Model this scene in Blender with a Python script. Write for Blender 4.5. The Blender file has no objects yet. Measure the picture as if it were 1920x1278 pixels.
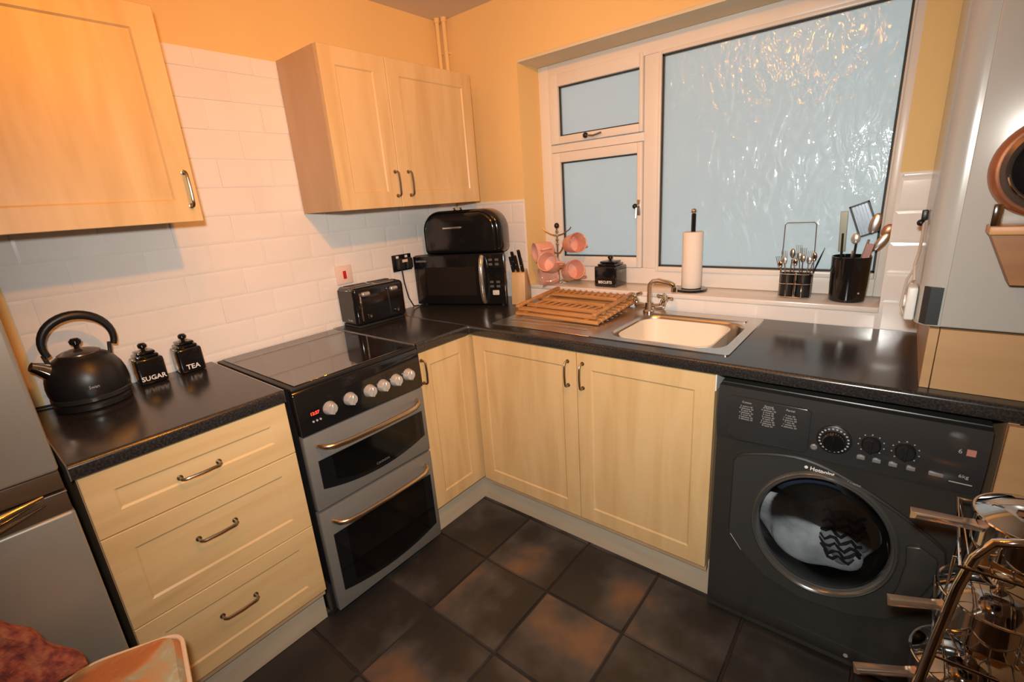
import bpy, bmesh, math, random
from mathutils import Vector, Matrix, Euler
random.seed(7)
PI = math.pi
SC = bpy.context.scene
COL = SC.collection

# ------------------------------------------------------------------ camera
cam_d = bpy.data.cameras.new('camera')
cam = bpy.data.objects.new('camera', cam_d)
COL.objects.link(cam)
cam.matrix_world = Matrix(((0.7793746, -0.12762242, 0.61342298, 1.99902562),
                           (0.62276079, 0.26541379, -0.73601937, -1.99569442),
                           (-0.06887835, 0.95565058, 0.28633501, 1.42133585),
                           (0, 0, 0, 1)))
cam_d.sensor_width = 36.0
cam_d.lens = 885.4037 * 36.0 / 1920.0
cam_d.clip_start = 0.02
SC.camera = cam

# ------------------------------------------------------------------ world, lights, exposure
W = bpy.data.worlds.new('world')
SC.world = W
W.use_nodes = True
bg = W.node_tree.nodes['Background']
bg.inputs[0].default_value = (0.70, 0.80, 0.82, 1)
bg.inputs[1].default_value = 0.84
SC.view_settings.view_transform = 'Standard'
SC.view_settings.look = 'None'
SC.view_settings.gamma = 1
SC.view_settings.use_curve_mapping = False
SC.view_settings.exposure = 0.0


def light(name, kind, loc, energy, color, size=0.03, target=None, **kw):
    d = bpy.data.lights.new(name, kind)
    d.energy = energy
    d.color = color
    if kind == 'AREA':
        d.size = size
    else:
        d.shadow_soft_size = size
    for k, v in kw.items():
        setattr(d, k, v)
    o = bpy.data.objects.new(name, d)
    COL.objects.link(o)
    o.location = loc
    if target is not None:
        o.rotation_euler = (Vector(target) - Vector(loc)).to_track_quat('-Z', 'Y').to_euler()
    return o


WARM = (1.0, 0.31, 0.004)
light('ceiling_bulb', 'SPOT', (1.75, -1.42, 2.20), 59, WARM, 0.035, (0.22, -0.52, 1.50), spot_size=2.3, spot_blend=1.0)
light('ceiling_bulb_2', 'POINT', (1.05, -1.55, 2.20), 5, WARM, 0.03)
light('ceiling_bulb_3', 'POINT', (1.29, -1.75, 2.20), 5, WARM, 0.03)
light('camera_flash', 'SPOT', (1.97, -2.02, 1.53), 109, (1.0, 0.98, 0.90), 0.03, (0.85, -0.5, 0.95), spot_size=2.25, spot_blend=1.0)

# ------------------------------------------------------------------ materials
MATS = {}


def mat(name, col, rough=0.5, metal=0.0, spec=0.5, emit=None, estr=0, trans=0, coat=0, ior=None):
    if name in MATS:
        return MATS[name]
    m = bpy.data.materials.new(name)
    m.use_nodes = True
    b = m.node_tree.nodes['Principled BSDF']
    b.inputs['Base Color'].default_value = (*col, 1)
    b.inputs['Roughness'].default_value = rough
    b.inputs['Metallic'].default_value = metal
    b.inputs['Specular IOR Level'].default_value = spec
    b.inputs['Transmission Weight'].default_value = trans
    b.inputs['Coat Weight'].default_value = coat
    b.inputs['Coat Roughness'].default_value = 0.05
    if ior:
        b.inputs['IOR'].default_value = ior
    if emit:
        b.inputs['Emission Color'].default_value = (*emit, 1)
        b.inputs['Emission Strength'].default_value = estr
    MATS[name] = m
    return m


def nodes(m):
    return m.node_tree.nodes, m.node_tree.links, m.node_tree.nodes['Principled BSDF']


def ramp(N, stops):
    r = N.new('ShaderNodeValToRGB')
    e = r.color_ramp.elements
    while len(e) < len(stops):
        e.new(0.5)
    for i, (p, c) in enumerate(stops):
        e[i].position = p
        e[i].color = (*c, 1)
    return r


def noise_mat(name, stops, scale=(1, 1, 1), nscale=5, detail=4, rough=0.5, bump=0.0, bscale=None, rand=False, metal=0, coat=0, dist=0.0, spec=0.5):
    if name in MATS:
        return MATS[name]
    m = mat(name, stops[0][1], rough, metal, coat=coat, spec=spec)
    N, L, b = nodes(m)
    tc = N.new('ShaderNodeTexCoord')
    mp = N.new('ShaderNodeMapping')
    mp.inputs['Scale'].default_value = scale
    L.new(tc.outputs['Object'], mp.inputs[0])
    src = mp.outputs[0]
    if rand:
        oi = N.new('ShaderNodeObjectInfo')
        mul = N.new('ShaderNodeMath'); mul.operation = 'MULTIPLY'; mul.inputs[1].default_value = 37.0
        L.new(oi.outputs['Random'], mul.inputs[0])
        add = N.new('ShaderNodeVectorMath'); add.operation = 'ADD'
        L.new(src, add.inputs[0]); L.new(mul.outputs[0], add.inputs[1])
        src = add.outputs[0]
    n = N.new('ShaderNodeTexNoise')
    n.inputs['Scale'].default_value = nscale
    n.inputs['Detail'].default_value = detail
    n.inputs['Distortion'].default_value = dist
    L.new(src, n.inputs['Vector'])
    r = ramp(N, stops)
    L.new(n.outputs['Fac'], r.inputs[0])
    L.new(r.outputs[0], b.inputs['Base Color'])
    if bump:
        n2 = N.new('ShaderNodeTexNoise')
        n2.inputs['Scale'].default_value = bscale or nscale
        n2.inputs['Detail'].default_value = 3
        L.new(src, n2.inputs['Vector'])
        bp = N.new('ShaderNodeBump')
        bp.inputs['Strength'].default_value = bump
        bp.inputs['Distance'].default_value = 0.004
        L.new(n2.outputs['Fac'], bp.inputs['Height'])
        L.new(bp.outputs[0], b.inputs['Normal'])
    return m


PAINT = noise_mat('wall_paint', [(0.3, (0.82, 0.585, 0.26)), (0.7, (0.86, 0.62, 0.285))], nscale=1.5, rough=0.75, bump=0.05, bscale=60, spec=0.3)
CEILM = noise_mat('ceiling_paint', [(0.3, (0.68, 0.62, 0.52)), (0.7, (0.72, 0.66, 0.56))], nscale=2, rough=0.85, bump=0.1, bscale=40)
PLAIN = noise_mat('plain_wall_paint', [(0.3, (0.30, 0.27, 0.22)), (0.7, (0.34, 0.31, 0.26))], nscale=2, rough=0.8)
HEADM = noise_mat('reveal_plaster', [(0.3, (0.70, 0.62, 0.45)), (0.7, (0.74, 0.66, 0.49))], nscale=3, rough=0.85)
GROUT = mat('wall_grout', (0.80, 0.76, 0.72), 0.85)
TILEM = noise_mat('wall_tile_glaze', [(0.3, (0.84, 0.80, 0.77)), (0.7, (0.88, 0.85, 0.82))], nscale=3, rough=0.12, bump=0.12, bscale=9, rand=True)
WOODZ = noise_mat('maple_upright', [(0.25, (0.60, 0.405, 0.185)), (0.5, (0.69, 0.49, 0.245)), (0.75, (0.74, 0.55, 0.295))], scale=(5, 5, 0.6), nscale=3.2, detail=7, rough=0.38, dist=0.6)
WOODH = noise_mat('maple_across', [(0.25, (0.60, 0.405, 0.185)), (0.5, (0.69, 0.49, 0.245)), (0.75, (0.74, 0.55, 0.295))], scale=(0.6, 0.6, 5), nscale=3.2, detail=7, rough=0.38, dist=0.6)
WOODS = noise_mat('maple_side', [(0.25, (0.50, 0.32, 0.18)), (0.75, (0.60, 0.41, 0.25))], scale=(4, 4, 0.8), nscale=3, detail=6, rough=0.45)
WOODW = noise_mat('box_panel_maple', [(0.25, (0.46, 0.28, 0.13)), (0.75, (0.56, 0.35, 0.175))], scale=(0.6, 0.6, 5), nscale=3, detail=6, rough=0.45)
PLINTHM = noise_mat('plinth_board', [(0.25, (0.50, 0.42, 0.31)), (0.75, (0.60, 0.51, 0.39))], scale=(1, 1, 6), nscale=4, detail=6, rough=0.5)
PINE = noise_mat('pine', [(0.25, (0.42, 0.19, 0.06)), (0.75, (0.60, 0.32, 0.12))], scale=(1, 8, 8), nscale=6, detail=6, rough=0.45)
BEECH = noise_mat('beech_block', [(0.25, (0.55, 0.35, 0.17)), (0.75, (0.66, 0.45, 0.23))], scale=(6, 6, 1), nscale=5, detail=5, rough=0.45)
WTOP = noise_mat('worktop_laminate', [(0.35, (0.014, 0.013, 0.013)), (0.55, (0.028, 0.026, 0.026)), (0.75, (0.045, 0.044, 0.047))], nscale=190, detail=2, rough=0.2, spec=0.9)
FTILE = noise_mat('slate_floor_tile', [(0.34, (0.022, 0.020, 0.019)), (0.46, (0.030, 0.025, 0.021)), (0.56, (0.060, 0.054, 0.050)), (0.69, (0.17, 0.090, 0.050))], scale=(1, 1, 1), nscale=3.4, detail=4, rough=0.42, bump=0.35, bscale=25, rand=True)
FGROUT = mat('floor_grout', (0.022, 0.014, 0.010), 0.9)
STEEL = mat('brushed_steel', (0.62, 0.60, 0.57), 0.28, 1.0)
KNOBM = mat('knob_silver', (0.66, 0.65, 0.63), 0.3, 0.55)
HANDM = mat('handle_nickel', (0.33, 0.27, 0.20), 0.33, 1.0)
CHROME = mat('chrome', (0.78, 0.76, 0.74), 0.07, 1.0)
TRIM = mat('aluminium_trim', (0.55, 0.52, 0.48), 0.35, 1.0)
SILVER = noise_mat('silver_enamel', [(0.3, (0.21, 0.21, 0.20)), (0.7, (0.24, 0.24, 0.23))], nscale=4, rough=0.42, metal=0.35)
FRIDGEM = noise_mat('fridge_silver', [(0.3, (0.36, 0.35, 0.31)), (0.7, (0.39, 0.38, 0.34))], nscale=3, rough=0.42, metal=0.5)
FRIDGED = mat('fridge_brown_band', (0.10, 0.065, 0.04), 0.35, 0.2)
BLACK = mat('black_gloss', (0.008, 0.008, 0.009), 0.12, coat=0.4)
BLACKM = mat('black_satin', (0.012, 0.012, 0.013), 0.38)
BLACKP = mat('black_plastic', (0.015, 0.015, 0.016), 0.5)
GLASSB = mat('black_glass', (0.006, 0.007, 0.009), 0.04, spec=0.6)
HOBM = mat('hob_glass', (0.016, 0.014, 0.013), 0.05, spec=0.9)
HOBM.node_tree.nodes['Principled BSDF'].inputs['IOR'].default_value = 2.25
PVC = noise_mat('window_pvc', [(0.3, (0.80, 0.77, 0.73)), (0.7, (0.84, 0.81, 0.77))], nscale=3, rough=0.3)
GASK = mat('gasket', (0.03, 0.035, 0.035), 0.6)
SILL = noise_mat('sill_tile_top', [(0.3, (0.80, 0.75, 0.70)), (0.7, (0.85, 0.80, 0.75))], nscale=3, rough=0.2)
CREAM = mat('cream_plastic', (0.86, 0.78, 0.64), 0.35)
WHITEP = mat('white_plastic', (0.82, 0.81, 0.78), 0.35)
BOILM = noise_mat('boiler_enamel', [(0.3, (0.46, 0.45, 0.42)), (0.7, (0.49, 0.48, 0.45))], nscale=2, rough=0.22)
WMM = noise_mat('graphite_enamel', [(0.3, (0.042, 0.041, 0.038)), (0.7, (0.050, 0.049, 0.046))], nscale=4, rough=0.30, metal=0.3)
WMD = mat('graphite_door', (0.060, 0.062, 0.060), 0.30, 0.35)
WMP = mat('graphite_panel', (0.058, 0.060, 0.062), 0.16, 0.45)
GREYT = mat('grey_print', (0.42, 0.42, 0.42), 0.5)
WHITET = mat('white_print', (0.85, 0.85, 0.83), 0.5)
PAPER = noise_mat('kitchen_paper', [(0.3, (0.88, 0.80, 0.72)), (0.7, (0.92, 0.84, 0.76))], nscale=20, rough=0.9, bump=0.2, bscale=120)
RED = mat('red_rocker', (0.55, 0.02, 0.015), 0.3)
LEDR = mat('red_led', (0.4, 0.02, 0.01), 0.4, emit=(1.0, 0.06, 0.02), estr=2.2)
PINK = noise_mat('pink_glaze', [(0.4, (0.72, 0.34, 0.25)), (0.6, (0.80, 0.46, 0.36))], nscale=16, rough=0.15, rand=True)
PINKI = mat('mug_inside', (0.86, 0.66, 0.54), 0.2)
COPPER = mat('copper_rim', (0.42, 0.16, 0.075), 0.3, 0.55)
BROWNM = mat('bronze_ring', (0.16, 0.12, 0.10), 0.3, 0.6)
OCHRE = noise_mat('shadow_wedge_brown', [(0.3, (0.30, 0.13, 0.045)), (0.7, (0.36, 0.17, 0.06))], scale=(1, 1, 6), nscale=6, rough=0.45)  # brown for the wedge that stands in for the clock's shadow
OCHREL = noise_mat('wedge_edge', [(0.3, (0.60, 0.30, 0.12)), (0.7, (0.66, 0.35, 0.15))], scale=(1, 1, 6), nscale=6, rough=0.45)
KNIT = noise_mat('red_knit', [(0.35, (0.16, 0.04, 0.04)), (0.5, (0.34, 0.085, 0.05)), (0.65, (0.40, 0.15, 0.08))], nscale=55, detail=3, rough=0.95, bump=1.0, bscale=120)
TERRA = noise_mat('terracotta_cloth', [(0.42, (0.52, 0.19, 0.06)), (0.58, (0.60, 0.29, 0.12)), (0.66, (0.42, 0.40, 0.26)), (0.74, (0.62, 0.60, 0.46))], nscale=9, detail=3, rough=0.9, bump=0.2, bscale=200, dist=1.2)
PIPING = mat('cream_piping', (0.78, 0.60, 0.42), 0.8)
DKWOOD = noise_mat('dark_chair_wood', [(0.3, (0.10, 0.045, 0.02)), (0.7, (0.15, 0.07, 0.03))], scale=(6, 6, 1), nscale=5, rough=0.4)
LAUNDRY = noise_mat('white_laundry', [(0.35, (0.02, 0.022, 0.03)), (0.5, (0.25, 0.26, 0.28)), (0.65, (0.52, 0.54, 0.56))], nscale=9, detail=4, rough=0.9, dist=1.5)
STRIPE = mat('black_lace', (0.01, 0.01, 0.012), 0.8)

# patterned (obscured) window glass : rough transmission with cast relief
OBS = mat('obscured_glass', (0.80, 0.88, 0.90), 0.55, 0, trans=0.85, ior=1.45)
N, L, b = nodes(OBS)
tc = N.new('ShaderNodeTexCoord')
mp = N.new('ShaderNodeMapping'); mp.inputs['Scale'].default_value = (1, 1, 0.45); mp.inputs['Rotation'].default_value = (0, 0.35, 0)
L.new(tc.outputs['Object'], mp.inputs[0])
n1 = N.new('ShaderNodeTexNoise'); n1.inputs['Scale'].default_value = 15; n1.inputs['Detail'].default_value = 2.5; n1.inputs['Distortion'].default_value = 1.6
L.new(mp.outputs[0], n1.inputs['Vector'])
bp = N.new('ShaderNodeBump'); bp.inputs['Strength'].default_value = 1.0; bp.inputs['Distance'].default_value = 0.008
L.new(n1.outputs['Fac'], bp.inputs['Height'])
L.new(bp.outputs[0], b.inputs['Coat Normal'])
b.inputs['Coat Weight'].default_value = 0.9
b.inputs['Coat Roughness'].default_value = 0.05

DOORG = mat('porthole_glass', (0.75, 0.78, 0.80), 0.02)
N, L, b = nodes(DOORG)
tr = N.new('ShaderNodeBsdfTransparent'); tr.inputs[0].default_value = (0.80, 0.82, 0.84, 1)
gl = N.new('ShaderNodeBsdfGlossy'); gl.inputs['Roughness'].default_value = 0.04
fn = N.new('ShaderNodeFresnel'); fn.inputs[0].default_value = 1.6
mx = N.new('ShaderNodeMixShader')
L.new(fn.outputs[0], mx.inputs[0]); L.new(tr.outputs[0], mx.inputs[1]); L.new(gl.outputs[0], mx.inputs[2])
L.new(mx.outputs[0], [n for n in N if n.type == 'OUTPUT_MATERIAL'][0].inputs[0])

# ------------------------------------------------------------------ mesh helpers


class MB:
    def __init__(s):
        s.bm = bmesh.new()

    def poly(s, vs, faces):
        v = [s.bm.verts.new(p) for p in vs]
        for f in faces:
            try:
                s.bm.faces.new([v[i] for i in f])
            except ValueError:
                pass
        return v

    def box(s, x0, x1, y0, y1, z0, z1, bev=0.0, seg=2, rot=None):
        t = bmesh.new()
        bmesh.ops.create_cube(t, size=1)
        for v in t.verts:
            v.co = Vector((x0 + (v.co.x + .5) * (x1 - x0), y0 + (v.co.y + .5) * (y1 - y0), z0 + (v.co.z + .5) * (z1 - z0)))
        if bev:
            bmesh.ops.bevel(t, geom=list(t.edges), offset=bev, segments=seg, affect='EDGES', profile=0.5)
        if rot:
            bmesh.ops.transform(t, matrix=rot, verts=t.verts)
        s.merge(t)
        return s

    def merge(s, t):
        me = bpy.data.meshes.new('tmp')
        t.to_mesh(me)
        t.free()
        s.bm.from_mesh(me)
        bpy.data.meshes.remove(me)

    def prism(s, pts, axis, a, b, bev=0, seg=2):
        """polygon pts (2D) extruded along axis from a to b; 2D coords are the other two axes in x,y,z order"""
        t = bmesh.new()

        def P(p, h):
            return {'x': (h, p[0], p[1]), 'y': (p[0], h, p[1]), 'z': (p[0], p[1], h)}[axis]
        A = [t.verts.new(P(p, a)) for p in pts]
        B = [t.verts.new(P(p, b)) for p in pts]
        n = len(pts)
        t.faces.new(A); t.faces.new(B)
        for i in range(n):
            t.faces.new((A[i], A[(i + 1) % n], B[(i + 1) % n], B[i]))
        bmesh.ops.recalc_face_normals(t, faces=t.faces)
        if bev:
            bmesh.ops.bevel(t, geom=[e for e in t.edges if e.calc_face_angle(0) > 0.6], offset=bev, segments=seg, affect='EDGES', profile=0.5)
        s.merge(t)
        return s

    def lathe(s, prof, c=(0, 0, 0), axis='z', seg=32, cap=True, rot=None):
        t = bmesh.new()
        rings = []
        for r, h in prof:
            ring = []
            for i in range(seg):
                a = 2 * PI * i / seg
                p = (r * math.cos(a), r * math.sin(a), h)
                ring.append(t.verts.new(p))
            rings.append(ring)
        for A, B in zip(rings[:-1], rings[1:]):
            for i in range(seg):
                j = (i + 1) % seg
                t.faces.new((A[i], A[j], B[j], B[i]))
        if cap:
            t.faces.new(rings[0][::-1]); t.faces.new(rings[-1])
        bmesh.ops.remove_doubles(t, verts=t.verts, dist=1e-6)
        M = Matrix.Identity(4)
        if axis == 'x':
            M = Matrix.Rotation(PI / 2, 4, 'Y')
        elif axis == 'y':
            M = Matrix.Rotation(PI / 2, 4, 'X')      # +h -> -y
        elif isinstance(axis, (tuple, list, Vector)):
            M = Vector(axis).to_track_quat('Z', 'Y').to_matrix().to_4x4()
        if rot:
            M = rot @ M
        bmesh.ops.transform(t, matrix=Matrix.Translation(c) @ M, verts=t.verts)
        bmesh.ops.recalc_face_normals(t, faces=t.faces)
        s.merge(t)
        return s

    def cyl(s, c, r, h, axis='z', seg=24):
        return s.lathe([(r, 0), (r, h)], c, axis, seg)

    def sphere(s, c, r, sc=(1, 1, 1), seg=16):
        t = bmesh.new()
        bmesh.ops.create_uvsphere(t, u_segments=seg, v_segments=seg // 2 + 2, radius=r)
        for v in t.verts:
            v.co = Vector((c[0] + v.co.x * sc[0], c[1] + v.co.y * sc[1], c[2] + v.co.z * sc[2]))
        s.merge(t)
        return s

    def tube(s, pts, r, seg=8, closed=False, rs=None, flat=1.0):
        t = bmesh.new()
        pts = [Vector(p) for p in pts]
        n = len(pts)
        rings = []
        up = None
        for i, p in enumerate(pts):
            a = pts[i - 1] if (i > 0 or closed) else p
            c = pts[(i + 1) % n] if (i < n - 1 or closed) else p
            d = (c - a).normalized()
            if up is None:
                up = Vector((0, 0, 1)) if abs(d.z) < .9 else Vector((1, 0, 0))
            side = d.cross(up).normalized()
            up = side.cross(d).normalized()
            rr = rs[i] if rs else r
            rings.append([t.verts.new(p + side * math.cos(2 * PI * k / seg) * rr + up * math.sin(2 * PI * k / seg) * rr * flat) for k in range(seg)])
        R = list(zip(rings[:-1], rings[1:]))
        if closed:
            R.append((rings[-1], rings[0]))
        for A, B in R:
            for k in range(seg):
                j = (k + 1) % seg
                t.faces.new((A[k], A[j], B[j], B[k]))
        if not closed:
            t.faces.new(rings[0][::-1]); t.faces.new(rings[-1])
        bmesh.ops.recalc_face_normals(t, faces=t.faces)
        s.merge(t)
        return s

    def front(s, o, u, v, n, w, h, t, inset=0.06, rec=0.003, slope=0.006):
        """door slab; o = lower-left corner on the back face; recessed centre panel"""
        o, u, v, n = Vector(o), Vector(u), Vector(v), Vector(n)
        q = bmesh.new()

        def P(a, b, c):
            return q.verts.new(o + u * a + v * b + n * c)
        e = 0.0015
        back = [P(0, 0, 0), P(w, 0, 0), P(w, h, 0), P(0, h, 0)]
        mid = [P(0, 0, t - e), P(w, 0, t - e), P(w, h, t - e), P(0, h, t - e)]
        fr = [P(e, e, t), P(w - e, e, t), P(w - e, h - e, t), P(e, h - e, t)]
        rings = [back, mid, fr]
        if inset:
            i = inset
            rings.append([P(i, i, t), P(w - i, i, t), P(w - i, h - i, t), P(i, h - i, t)])
            j = inset + slope
            rings.append([P(j, j, t - rec), P(w - j, j, t - rec), P(w - j, h - j, t - rec), P(j, h - j, t - rec)])
        q.faces.new(back[::-1])
        for A, B in zip(rings[:-1], rings[1:]):
            for k in range(4):
                m = (k + 1) % 4
                q.faces.new((A[k], A[m], B[m], B[k]))
        q.faces.new(rings[-1])
        bmesh.ops.recalc_face_normals(q, faces=q.faces)
        s.merge(q)
        return s

    def mesh(s, name, smooth=False):
        me = bpy.data.meshes.new(name)
        s.bm.to_mesh(me)
        s.bm.free()
        if smooth:
            for p in me.polygons:
                p.use_smooth = True
            me.set_sharp_from_angle(angle=math.radians(38))
        return me


def link(name, me, m, parent=None):
    o = bpy.data.objects.new(name, me)
    if m and not me.materials:
        me.materials.append(m)
    COL.objects.link(o)
    if parent:
        o.parent = parent
    return o


def part(parent, name, mb, m, smooth=True, label=None, stuff=False):
    o = link(name, mb.mesh(name, smooth), m, parent)
    if label:
        o['label'] = label
    if stuff:
        o['kind'] = 'stuff'
    return o


def thing(name, label, cat, loc=(0, 0, 0), rotz=0.0, group=None, rot=None):
    o = bpy.data.objects.new(name, None)
    o.empty_display_size = 0.05
    COL.objects.link(o)
    o.location = loc
    o.rotation_euler = rot if rot else (0, 0, rotz)
    o['label'] = label
    o['category'] = cat
    if group:
        o['group'] = group
    return o


def single(name, label, cat, mb, m, loc=(0, 0, 0), rot=(0, 0, 0), smooth=True, group=None):
    o = link(name, mb.mesh(name, smooth), m)
    o.location = loc
    o.rotation_euler = rot
    o['label'] = label
    o['category'] = cat
    if group:
        o['group'] = group
    return o


def struct(name, mb, m, parent=None, smooth=False):
    o = link(name, mb.mesh(name, smooth), m, parent)
    if not parent:
        o['kind'] = 'structure'
    return o


def text(parent, name, s, size, loc, u, v, m, depth=0.0006, align='CENTER', bold=0.0):
    """lettering as thin mesh; u = reading direction, v = up"""
    c = bpy.data.curves.new(name, 'FONT')
    c.body = s
    c.size = size
    c.align_x = align
    c.align_y = 'CENTER'
    c.extrude = depth
    c.offset = bold
    c.resolution_u = 2
    t = bpy.data.objects.new('t', c)
    COL.objects.link(t)
    bpy.context.view_layer.update()
    me = bpy.data.meshes.new_from_object(t)
    bpy.data.objects.remove(t)
    u, v = Vector(u).normalized(), Vector(v).normalized()
    n = u.cross(v)
    M = Matrix((u, v, n)).transposed().to_4x4()
    M.translation = Vector(loc)
    me.transform(M)
    return link(name, me, m, parent)


def bow_handle(parent, a, b, n, m=None, r=0.0042, stand=0.026, name='handle'):
    """D handle from a to b standing off along n"""
    a, b, n = Vector(a), Vector(b), Vector(n)
    d = (b - a).normalized()
    L_ = (b - a).length
    pts = [a, a + n * stand * 0.7, a + n * stand * .95 + d * .006, a + n * stand + d * 0.016]
    pts += [a + n * (stand + .002) + d * L_ * .5]
    pts += [b + n * stand - d * 0.016, b + n * stand * .95 - d * .006, b + n * stand * 0.7, b]
    mb = MB().tube(pts, r, 8)
    for p in (a, b):
        mb.lathe([(0.0075, 0), (0.0075, 0.003), (0.005, 0.004)], p, tuple(n), 12)
    return part(parent, name, mb, m or HANDM)


def arc(c, r, a0, a1, n, plane='xz', off=0.0):
    out = []
    for i in range(n + 1):
        a = a0 + (a1 - a0) * i / n
        x, y = r * math.cos(a), r * math.sin(a)
        if plane == 'xz':
            out.append((c[0] + x, c[1] + off, c[2] + y))
        elif plane == 'yz':
            out.append((c[0] + off, c[1] + x, c[2] + y))
        else:
            out.append((c[0] + x, c[1] + y, c[2] + off))
    return out


def rrect(x0, x1, y0, y1, r, n=5):
    pts = []
    for cx, cy, a in ((x1 - r, y1 - r, 0), (x0 + r, y1 - r, PI / 2), (x0 + r, y0 + r, PI), (x1 - r, y0 + r, 1.5 * PI)):
        for i in range(n + 1):
            t = a + PI / 2 * i / n
            pts.append((cx + r * math.cos(t), cy + r * math.sin(t)))
    return pts


# ------------------------------------------------------------------ setting
CEIL = 2.32
XR, YR = 2.62, -3.3
ZW = 0.91              # worktop top
# floor slab and tiles
fl = struct('floor', MB().box(0, XR, YR, 0, -0.1, -0.006), FGROUT)
ftm = MB()
g = 0.3074
h_ = g / 2 - 0.0035
ftm.poly([(-h_, -h_, -.006), (h_, -h_, -.006), (h_, h_, -.006), (-h_, h_, -.006),
          (-h_ + .003, -h_ + .003, 0), (h_ - .003, -h_ + .003, 0), (h_ - .003, h_ - .003, 0), (-h_ + .003, h_ - .003, 0)],
         [(0, 1, 5, 4), (1, 2, 6, 5), (2, 3, 7, 6), (3, 0, 4, 7), (4, 5, 6, 7)])
ftme = ftm.mesh('floor_tile')
GX, GY = 0.8226, -0.8533
for i in range(-2, 6):
    for j in range(-2, 8):
        x, y = GX + (i + .5) * g, GY - (j - .5) * g
        if x - h_ < 0 or x + h_ > XR or y + h_ > 0 or y - h_ < YR:
            continue
        if x < 0.35 and y > -2.0:
            continue
        o = link('floor_tile', ftme, FTILE, fl)
        o.location = (x, y, random.uniform(-0.0006, 0.0004))
        o.rotation_euler = (0, 0, random.choice((0, PI / 2, PI, -PI / 2)))

# walls
wl = struct('wall_left', MB().box(-0.15, 0, YR, 0.3, -0.1, CEIL), PAINT)
wr = struct('wall_right', MB().box(XR, XR + 0.12, YR, 0.3, -0.1, CEIL), PLAIN)
wq = struct('wall_rear', MB().box(-0.15, XR + 0.12, YR - 0.12, YR, -0.1, CEIL), PLAIN)
OX0, OX1, OZ0, OZ1 = 0.486, 1.972, 0.985, 2.034
bk = MB()
bk.box(0, OX0, 0, 0.3, -0.1, CEIL)
bk.box(OX1, XR, 0, 0.3, -0.1, CEIL)
bk.box(OX0, OX1, 0, 0.3, -0.1, OZ0 - 0.02)
bk.box(OX0, OX1, 0, 0.3, OZ1 + 0.012, CEIL)
wb = struct('wall_back', bk, PAINT)
struct('reveal_head', MB().box(OX0, OX1, 0.001, 0.17, OZ1, OZ1 + 0.0119), HEADM, wb)
struct('ceiling', MB().box(-0.15, XR + 0.12, YR - 0.12, 0.3, CEIL, CEIL + 0.1), CEILM)


# metro tiles
def tile_mesh(w, hh, axis):
    t, bv = 0.004, 0.008
    k = 0.0015
    a, c = w / 2 - k, hh / 2 - k
    pts = []
    for (s, d) in ((0, 0.0), (0, 0.003), (bv, t)):
        for (p, q) in ((-a + s, -c + s), (a - s, -c + s), (a - s, c - s), (-a + s, c - s)):
            pts.append((d, p, q) if axis == 'x' else (p, -d, q))
    fs = []
    for r in (0, 4):
        for i in range(4):
            j = (i + 1) % 4
            fs.append((r + i, r + j, r + 4 + j, r + 4 + i))
    fs.append((8, 9, 10, 11))
    mb = MB()
    mb.poly(pts, fs)
    bmesh.ops.recalc_face_normals(mb.bm, faces=mb.bm.faces)
    m = mb.mesh('wall_tile')
    m.materials.append(TILEM)
    return m


TM = {}


def put_tile(par, axis, a0, a1, z0, z1):
    w, hh = round(a1 - a0, 4), round(z1 - z0, 4)
    if w < 0.012 or hh < 0.012:
        return
    key = (axis, w, hh)
    if key not in TM:
        TM[key] = tile_mesh(w, hh, axis)
    c = ((a0 + a1) / 2, (z0 + z1) / 2)
    o = link('wall_tile', TM[key], TILEM, par)
    o.location = (0.0021, c[0], c[1]) if axis == 'x' else (c[0], -0.0021, c[1])
    o.location.x += random.uniform(-.0003, .0003) if axis == 'x' else 0
    o.rotation_euler = (random.uniform(-.002, .002), random.uniform(-.004, .004), random.uniform(-.004, .004))


def tile_area(par, axis, a0, a1, z0, z1, off, cuts=None):
    k = 0
    z = ZW + 0.02 - 0.1 + 0.007
    rows = []
    zz = z0
    base = 0.937 if axis == 'x' else 0.902
    n0 = math.floor((z0 - base) / 0.1)
    n = n0
    while base + n * 0.1 < z1 - 1e-6:
        lo, hi = max(z0, base + n * 0.1), min(z1, base + (n + 1) * 0.1)
        sh = off + (0.1 if n % 2 else 0)
        m = math.floor((a0 - sh) / 0.2)
        while sh + m * 0.2 < a1 - 1e-6:
            put_tile(par, axis, max(a0, sh + m * 0.2), min(a1, sh + (m + 1) * 0.2), lo, hi)
            m += 1
        n += 1


struct('tile_grout', MB().box(0.0005, 0.002, -1.872, -0.009, 0.9, 2.0), GROUT, wl)
tile_area(wl, 'x', -1.872, -0.009, 0.90, 1.999, -0.62)
gb = MB()
gb.box(0.009, OX0, -0.002, -0.0005, 0.9, 1.418)
gb.box(OX0, OX1, -0.002, -0.0005, 0.9, OZ0 - 0.02)
gb.box(OX1, 2.09, -0.002, -0.0005, 0.9, 1.418)
struct('tile_grout', gb, GROUT, wb)
tile_area(wb, 'y', 0.009, OX0 - 0.002, 0.902, 1.418, 0.20)
tile_area(wb, 'y', OX0 - 0.002, OX1 + 0.002, 0.902, OZ0 - 0.021, 0.20)
tile_area(wb, 'y', OX1 + 0.002, 2.09, 0.902, 1.418, 0.072 + 0.2)

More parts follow.
